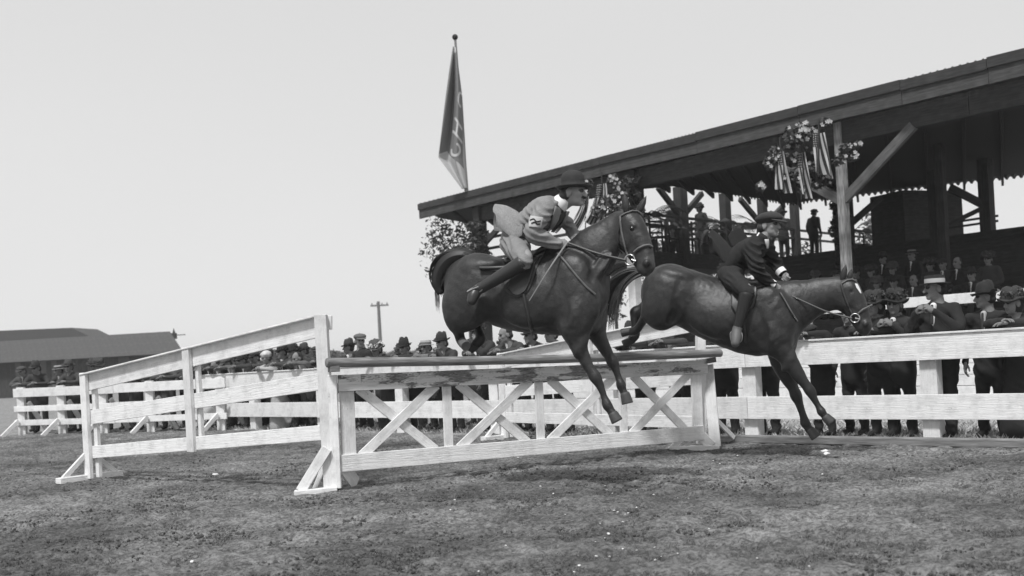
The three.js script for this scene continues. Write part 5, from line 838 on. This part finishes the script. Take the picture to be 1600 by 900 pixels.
// a second row, mostly hidden
[330, 350, 368, 387, 405, 425, 447, 463, 482, 500, 595, 632, 665, 695, 740, 795].forEach((px, i) => spectator({ p: behindFence(px, 1.15 + (i % 3) * .2), turn: frontTurn + rr(-.4, .4), h: px < 520 ? rr(.93, .98) : rr(.82, .88), hat: ['fedora', 'cap', 'fedora', 'lady'][i % 4], hatTone: rr(.03, .08), coat: rr(.025, .06), lean: .05, pose: 'side', label: px < 520 ? 'dark figure in the second row of the left crowd' : 'small dark figure standing behind the fence leaners', group: px < 520 ? 'second row of the left crowd' : 'second row behind the middle fence', plain: 1, shirt: 0, collar: 0, cell: .026 }));
// seated in the stand, standing on the gallery
const seats = [[1276, 424, 'lady', .12, .3, 'woman in a plumed hat seated left of the pale front post'], [1364, 414, 'lady', .05, .06, 'woman seated above the far horse head'], [1397, 418, 'lady', .1, .05, 'woman in pale hat seated high right of the far horse head'], [1374, 440, 'lady', .14, .1, 'woman in light hat seated just above the horse forehead'], [1398, 444, 'fedora', .02, .03, 'man in dark hat and white shirt seated beside the white rail'], [1431, 442, 'none', .02, .03, 'bareheaded person seated left of the man in the pale-banded hat'], [1498, 402, 'none', .02, .02, 'man in dark suit seated high at the right under the roof'], [1340, 420, 'fedora', .03, .03, 'man in dark hat seated behind the far horse ears'], [1455, 412, 'lady', .04, .04, 'woman in dark hat seated above the man in the pale-banded hat'], [1520, 430, 'fedora', .03, .02, 'man in fedora seated near the right edge'], [1310, 418, 'cap', .05, .04, 'capped man seated just right of the pale front post'], [1382, 396, 'fedora', .04, .03, 'man in fedora seated high above the far horse head'], [1428, 400, 'boater', .3, .03, 'man in pale boater seated high in the stand'], [1475, 418, 'cap', .04, .05, 'capped man seated right of the woman in dark hat'], [1545, 404, 'lady', .06, .06, 'woman in hat seated at the far right of the stand']];
for (const [px, py, hat, ht, coat, label] of seats) {
  let best = null; for (let k = 0; k < 9; k++) { const b = 1 + k * .9 + .35, y = .97 + k * .36; let lo = -3, hi = 16; for (let i = 0; i < 40; i++) { const m = (lo + hi) / 2, p = sp(m, b, 0); (p.x / -p.z * FOCAL < (px - 800) + (py - 554) * -.054 ? lo = m : hi = m); } const p = sp((lo + hi) / 2, b, y), hy = y + .82, v = (EYE - hy) * FOCAL / -p.z, want = (px - 800) * sR + (py - 554) * cR; if (!best || Math.abs(v - want) < best[1]) best = [p, Math.abs(v - want)]; }
  const p = best[0]; p.y -= .84; spectator({ p, turn: Math.atan2(-BX.x, -BX.z) + rr(-.2, .2), hat, hatTone: ht, coat, trousers: .03, seated: 1, pose: 'lap', lean: .05, look: rr(-.2, .3), longhair: hat === 'lady', label, group: 'spectators seated in the stand', plain: 1, skin: .3, collar: hat === 'lady' ? 0 : .7 });
}
spectator({ p: deckAt(1226, 37.2), turn: 2.6, h: 1.02, hat: 'fedora', hatTone: .03, coat: .03, pose: 'side', lean: 0, label: 'man in dark coat standing at the gallery rail behind the far rider', group: 'people standing on the gallery', plain: 1, skin: .24, collar: 0 });
spectator({ p: deckAt(1273, 36.6), turn: 2.2, h: .98, hat: 'cap', hatTone: .03, coat: .03, pose: 'side', lean: .05, label: 'dark figure standing on the gallery left of the pale post', group: 'people standing on the gallery', plain: 1, skin: .24, collar: 0 });
spectator({ p: fAt(757, 3.9).addScaledVector(BX, 1.3), turn: .3, h: .96, hat: 'cap', hatTone: .02, coat: .02, pose: 'side', lean: .1, label: 'photographer in dark coat behind a tripod at the left end of the gallery', group: 'people standing on the gallery', plain: 1, collar: .5 });
[[1100, 33.4, 'woman in wide hat standing on the gallery beside the back post', 'lady'], [1058, 32.2, 'man in cap standing on the gallery behind the chairs', 'cap'], [1205, 36.6, 'man in fedora on the gallery directly behind the far rider cap', 'fedora']].forEach(([px, D, label, hat], i) => spectator({ p: deckAt(px, D), turn: i - 1, h: .95, hat, hatTone: .04, coat: .04, pose: 'side', lean: .06, label, group: 'people standing on the gallery', plain: 1, collar: 0, skirt: hat === 'lady', longhair: hat === 'lady' }));
{ const o = fAt(757, 3.9).addScaledVector(BX, .95), t = thing('camera_tripod', 'camera on a tall tripod at the left end of the gallery', 'tripod', o); for (let k = 0; k < 3; k++) { const a = k * 2.09 + .5; part('leg', tube([V(0, 1.15, 0), V(Math.cos(a) * .38, 0, Math.sin(a) * .38)], .02, 3, 5), mat(.12), t); } part('camera', boxGeo(.24, .24, .3, .02), M.black, t).position.set(0, 1.28, 0); part('lens', new THREE.CylinderGeometry(.05, .06, .12, 12).rotateX(Math.PI / 2).translate(0, 1.28, .2), M.black, t); }

// ---------------------------------------------------------------- riders
function rider(B, d) {
  const t = B.group('person', d.label, 'person', 'riders over the jump'), P = (q, r) => [...B.P(q[0], q[1], q[2] || 0), B.m(q[3]) * (r ?? 1), d.skin];
  const bodyP = [limb(d.torso.map(q => P(q, .8)), { k: .04, s: 1.3 }), limb(d.neck.map(q => P(q)), { k: .02 })]; for (const a of [d.armN, d.armF, d.legN, d.legF]) bodyP.push(limb(a.map(q => P(q, .72)), { k: .03 }));
  const hm = (() => { const c = B.P(...d.head.at); return new THREE.Matrix4().compose(V(...c), new THREE.Quaternion().setFromEuler(new THREE.Euler(0, d.head.yaw, d.head.pitch, 'YZX')), V(1, 1, 1).multiplyScalar(d.head.s ?? 1)); })();
  const body = [relax(skin(bodyP, .014), 1), placed(headGeo({ skin: d.skin, hair: .03, moustache: d.moustache, neck: d.neckTo }, .005), hm)];
  for (const [a, b, palm] of d.hands) body.push(handAt(fistG, B.P(...a), B.P(...b), palm));
  part('body', joinSkins(body), skinMat, t);
  const coatP = [limb(d.torso.map(q => P(q)), { k: .05, s: 1.42 }), limb(d.armN.map(q => P(q)), { k: .03 }), limb(d.armF.map(q => P(q)), { k: .03 }), limb(d.yoke.map(q => P(q)), { k: .05 })];
  const coat = part('coat', uvFlat(creases(relax(skin(coatP, .011, () => 1), 1), d.fold ?? .022, 21, 14, 10, d.seed), 6), d.coat, t);
  const legs = [limb(d.seat.map(q => P(q)), { k: .06, s: 1.5 })]; for (const a of [d.legN, d.legF]) legs.push(limb(a.slice(0, 3).map(q => P(q)), { k: .05 }));
  part('breeches', uvFlat(creases(relax(skin(legs, .012, () => 1), 1), .9 * (d.fold ?? .026), 19, 12, 9, d.seed + 9), 6), d.breeches, t);
  for (const a of [d.bootN, d.bootF]) { const bt = part('boot', relax(skin([limb(a.slice(0, 3).map(q => P(q)), { k: .02 })], .009, () => 1), 1), d.boot, t); part('foot', relax(skin([limb(a.slice(2).map(q => P(q)), { k: .02, s: 1 })], .008, () => 1), 1), d.foot || d.boot, bt); }
  const c = B.P(...d.collar.at), cg = lathe([[.078, -.04], [.083, -.036], [.07, .042], [.064, .042], [.074, -.03]], 24); cg.applyMatrix4(new THREE.Matrix4().compose(V(...c), new THREE.Quaternion().setFromEuler(new THREE.Euler(d.collar.rx || 0, 0, d.collar.rz)), V(1, 1, 1).multiplyScalar(d.collar.s ?? 1))); part('collar', cg, mat(.82, { side: THREE.DoubleSide }), t);
  const h = { o: t, m: d.hatMat }; const n = t.children.length; HATS[d.hat](h); const q = V(-.005, d.hatUp ?? .042, 0).applyMatrix4(hm); for (const ch of t.children.slice(n)) { ch.position.copy(q); ch.rotation.set(0, d.head.yaw, d.head.pitch + (d.hatTilt || 0), 'YZX'); ch.scale.setScalar(d.hatS ?? 1); }
  return { t, coatP, coat };
}
// coat skirts thrown up behind: an open shell from waist to hem
function skirt(B, top, low, w0, w1, thick = .012, wob = .022) {
  const pick = (A, v) => { const q = v * (A.length - 1), i = Math.min(A.length - 2, Math.floor(q)), k = q - i; return [A[i][0] + (A[i + 1][0] - A[i][0]) * k, A[i][1] + (A[i + 1][1] - A[i][1]) * k]; };
  return cloth((u, v) => { const a = pick(top, v), b = pick(low, v), f = (u - .5) * Math.PI, w = w0 + (w1 - w0) * v, z = w * Math.sin(f), y = Math.pow(Math.cos(f), .8); const px = b[0] + (a[0] - b[0]) * y, py = b[1] + (a[1] - b[1]) * y; const p = W3(B.P(px, py, z)); const n = wob * v * Math.sin(u * 11 + v * 4); return p.add(V(n, n, n)); }, 28, 14, thick);
}
{ // near rider
  const B = B1, tweed = wool(.32), r = rider(B, {
    label: 'rider in pale tweed jacket and bowler crouching over the near horse', seed: 3, skin: .27, moustache: 1, neckTo: [-.13, -.115, 0],
    torso: [[805, 371, 0, 21], [827, 351, 0, 22.5], [852, 332, 0, 25], [866, 323, 0, 13]], neck: [[868, 320, 0, 9.5], [890, 307, 0, 9]], yoke: [[850, 322, .15, 12], [862, 334, -.13, 8]],
    armN: [[853, 326, .18, 15], [838, 350, .27, 13], [832, 364, .3, 12.5], [852, 374, .23, 11], [870, 381, .16, 8.5]], armF: [[862, 336, -.1, 8], [881, 343, -.2, 9], [890, 354, -.27, 9.5], [894, 362, -.27, 9], [899, 373, -.14, 8]],
    seat: [[802, 380, 0, 19], [810, 385, 0, 18]], legN: [[803, 382, .1, 19], [812, 394, .24, 17], [819, 408, .36, 12.5], [752, 449, .36, 8]], legF: [[803, 382, -.1, 19], [812, 394, -.24, 17], [819, 408, -.36, 12.5], [752, 449, -.36, 8]],
    bootN: [[814, 412, .365, 12], [790, 427, .365, 10.5], [755, 448, .365, 8.6], [746, 453, .37, 8.6], [740, 462, .4, 9], [737, 470, .42, 7.5]], bootF: [[814, 412, -.365, 12], [790, 427, -.365, 10.5], [755, 448, -.365, 8.6], [746, 453, -.37, 8.6], [740, 462, -.4, 9], [737, 470, -.42, 7.5]],
    hands: [[[871, 381, .16], [886, 378, .1], V(-.2, -.3, -.9)], [[899, 372, -.13], [905, 378, -.06], V(0, 0, 1)]],
    head: { at: [896, 301, 0], yaw: -.12, pitch: -.06, s: 1.04 }, collar: { at: [879, 315, 0], rz: -.95, rx: 0 }, hat: 'bowler', hatMat: mat(.035, { map: T.cloth }), hatS: 1.08, hatTilt: .04,
    coat: tweed, breeches: wool(.3), boot: mat(.03, { roughness: .4 }),
  });
  part('far_lapel', patch(B, r.coatP, [[887, 330], [879, 347], [867, 363]], [[890, 331], [883, 349], [870, 364]], 3, 8, .012, .008), wool(.34), r.coat);
  part('coat_skirt', skirt(B, [[818, 338], [806, 331], [790, 325], [772, 322]], [[816, 368], [803, 373], [787, 365], [774, 357]], .2, .19), tweed, r.coat);
  part('lapel', patch(B, r.coatP, [[868, 322], [864, 338], [860, 352], [856, 362]], [[876, 328], [873, 342], [866, 354], [857, 363]], 5, 8, .012, .01), wool(.36), r.coat);
  part('waistcoat', patch(B, r.coatP, [[879, 329], [871, 346], [861, 362]], [[886, 330], [878, 348], [866, 363]], 6, 8, .008, .006), mat(.03), r.coat);
  const marks = merge([[[828, 344], [834, 342], [838, 346], [845, 345]], [[830, 349], [836, 347], [839, 350], [844, 350]]].map(l => tube(l.map(p => B.hit(r.coatP, p[0], p[1], .019)), .006, 12, 5)));
  const ab = part('arm_band', patch(B, r.coatP, [[829, 337], [827, 345], [826, 354]], [[849, 340], [847, 347], [845, 356]], 8, 8, .011, .006), mat(.42), r.coat); part('arm_band_mark', marks, M.black, ab);
  part('spur', tube([[730, 456], [738, 452], [748, 448]].map(p => W3(B.P(p[0], p[1], .43))), .007, 8, 6), M.metal, r.t);
  const wp = thing('riding_whip', 'thin riding whip slanting down from the near rider hand', 'whip', B.O, -B.yaw); part('shaft', tube([[886, 379, .16], [862, 414, .36], [827, 470, .4]].map(p => W3(B.P(...p))), k => .009 - .004 * k, 14, 6), M.tan, wp);
}
{ // far rider
  const B = B2, dark = wool(.02), r = rider(B, {
    label: 'rider in dark coat and flat cap on the far horse', seed: 8, fold: .024, skin: .27, neckTo: [-.09, -.16, 0],
    torso: [[1139, 420, 0, 18], [1152, 405, 0, 19], [1172, 392, 0, 20], [1187, 380, 0, 14]], neck: [[1188, 378, 0, 8.5], [1198, 364, 0, 8]], yoke: [[1173, 386, .15, 10.5], [1195, 384, -.14, 10]],
    armN: [[1173, 390, .18, 13], [1180, 410, .25, 11], [1184, 424, .26, 10.5], [1196, 436, .2, 9], [1206, 444, .15, 7.5]], armF: [[1197, 388, -.16, 12], [1207, 403, -.2, 10.5], [1212, 412, -.2, 9.5], [1221, 426, -.12, 7.3]],
    seat: [[1138, 426, 0, 16], [1146, 428, 0, 16]], legN: [[1140, 430, .1, 17], [1153, 443, .24, 14.5], [1167, 457, .34, 11], [1153, 512, .35, 7]], legF: [[1140, 430, -.1, 17], [1153, 443, -.24, 14.5], [1167, 457, -.34, 11], [1153, 512, -.35, 7]],
    bootN: [[1166, 461, .345, 10.6], [1160, 485, .35, 9], [1153, 511, .35, 7.4], [1151, 518, .36, 7.6], [1150, 528, .4, 8], [1149, 536, .43, 6.6]], bootF: [[1166, 461, -.345, 10.6], [1160, 485, -.35, 9], [1153, 511, -.35, 7.4], [1151, 518, -.36, 7.6], [1150, 528, -.4, 8], [1149, 536, -.43, 6.6]],
    hands: [[[1209, 446, .14], [1224, 454, .08], V(-.2, -.4, -.8)], [[1223, 429, -.11], [1236, 442, -.06], V(0, -.3, .9)]],
    head: { at: [1202, 352, 0], yaw: -.45, pitch: -.05, s: 1.02 }, collar: { at: [1191, 371, 0], rz: -.5, rx: .15, s: .82 }, hat: 'cap', hatMat: wool(.05), hatTilt: .02, hatS: 1.1,
    coat: dark, breeches: wool(.03), boot: mat(.018, { roughness: .45 }), foot: mat(.1, { roughness: .6 }),
  });
  part('coat_skirt', skirt(B, [[1150, 396], [1135, 381], [1122, 370], [1110, 361]], [[1142, 418], [1132, 410], [1122, 402], [1111, 393]], .17, .12), dark, r.coat);
  part('coat_skirt', cloth((u, v) => W3(B.P(1144 + 24 * u - 6 * v * (1 - u), 385 - 30 * v * (1 - .5 * Math.pow(2 * u - 1, 2)) + 2 * u, -.16 - .05 * v)), 12, 10, .014), dark, r.coat);
  part('shirt_front', patch(B, r.coatP, [[1195, 374], [1196, 380], [1198, 388]], [[1201, 374], [1201, 380], [1200, 388]], 5, 6, .012, .01), mat(.6), r.coat);
  for (const [a, b] of [[[1202, 442, .16], [1208, 446, .14]], [[1218, 422, -.13], [1223, 428, -.11]]]) part('cuff', tube([W3(B.P(...a)), W3(B.P(...b))], .056, 3, 14), mat(.75, { side: THREE.DoubleSide }), r.coat);
}
scene.traverse(o => { if (o.isMesh) o.castShadow = o.receiveShadow = true; });
renderer.render(scene, camera);
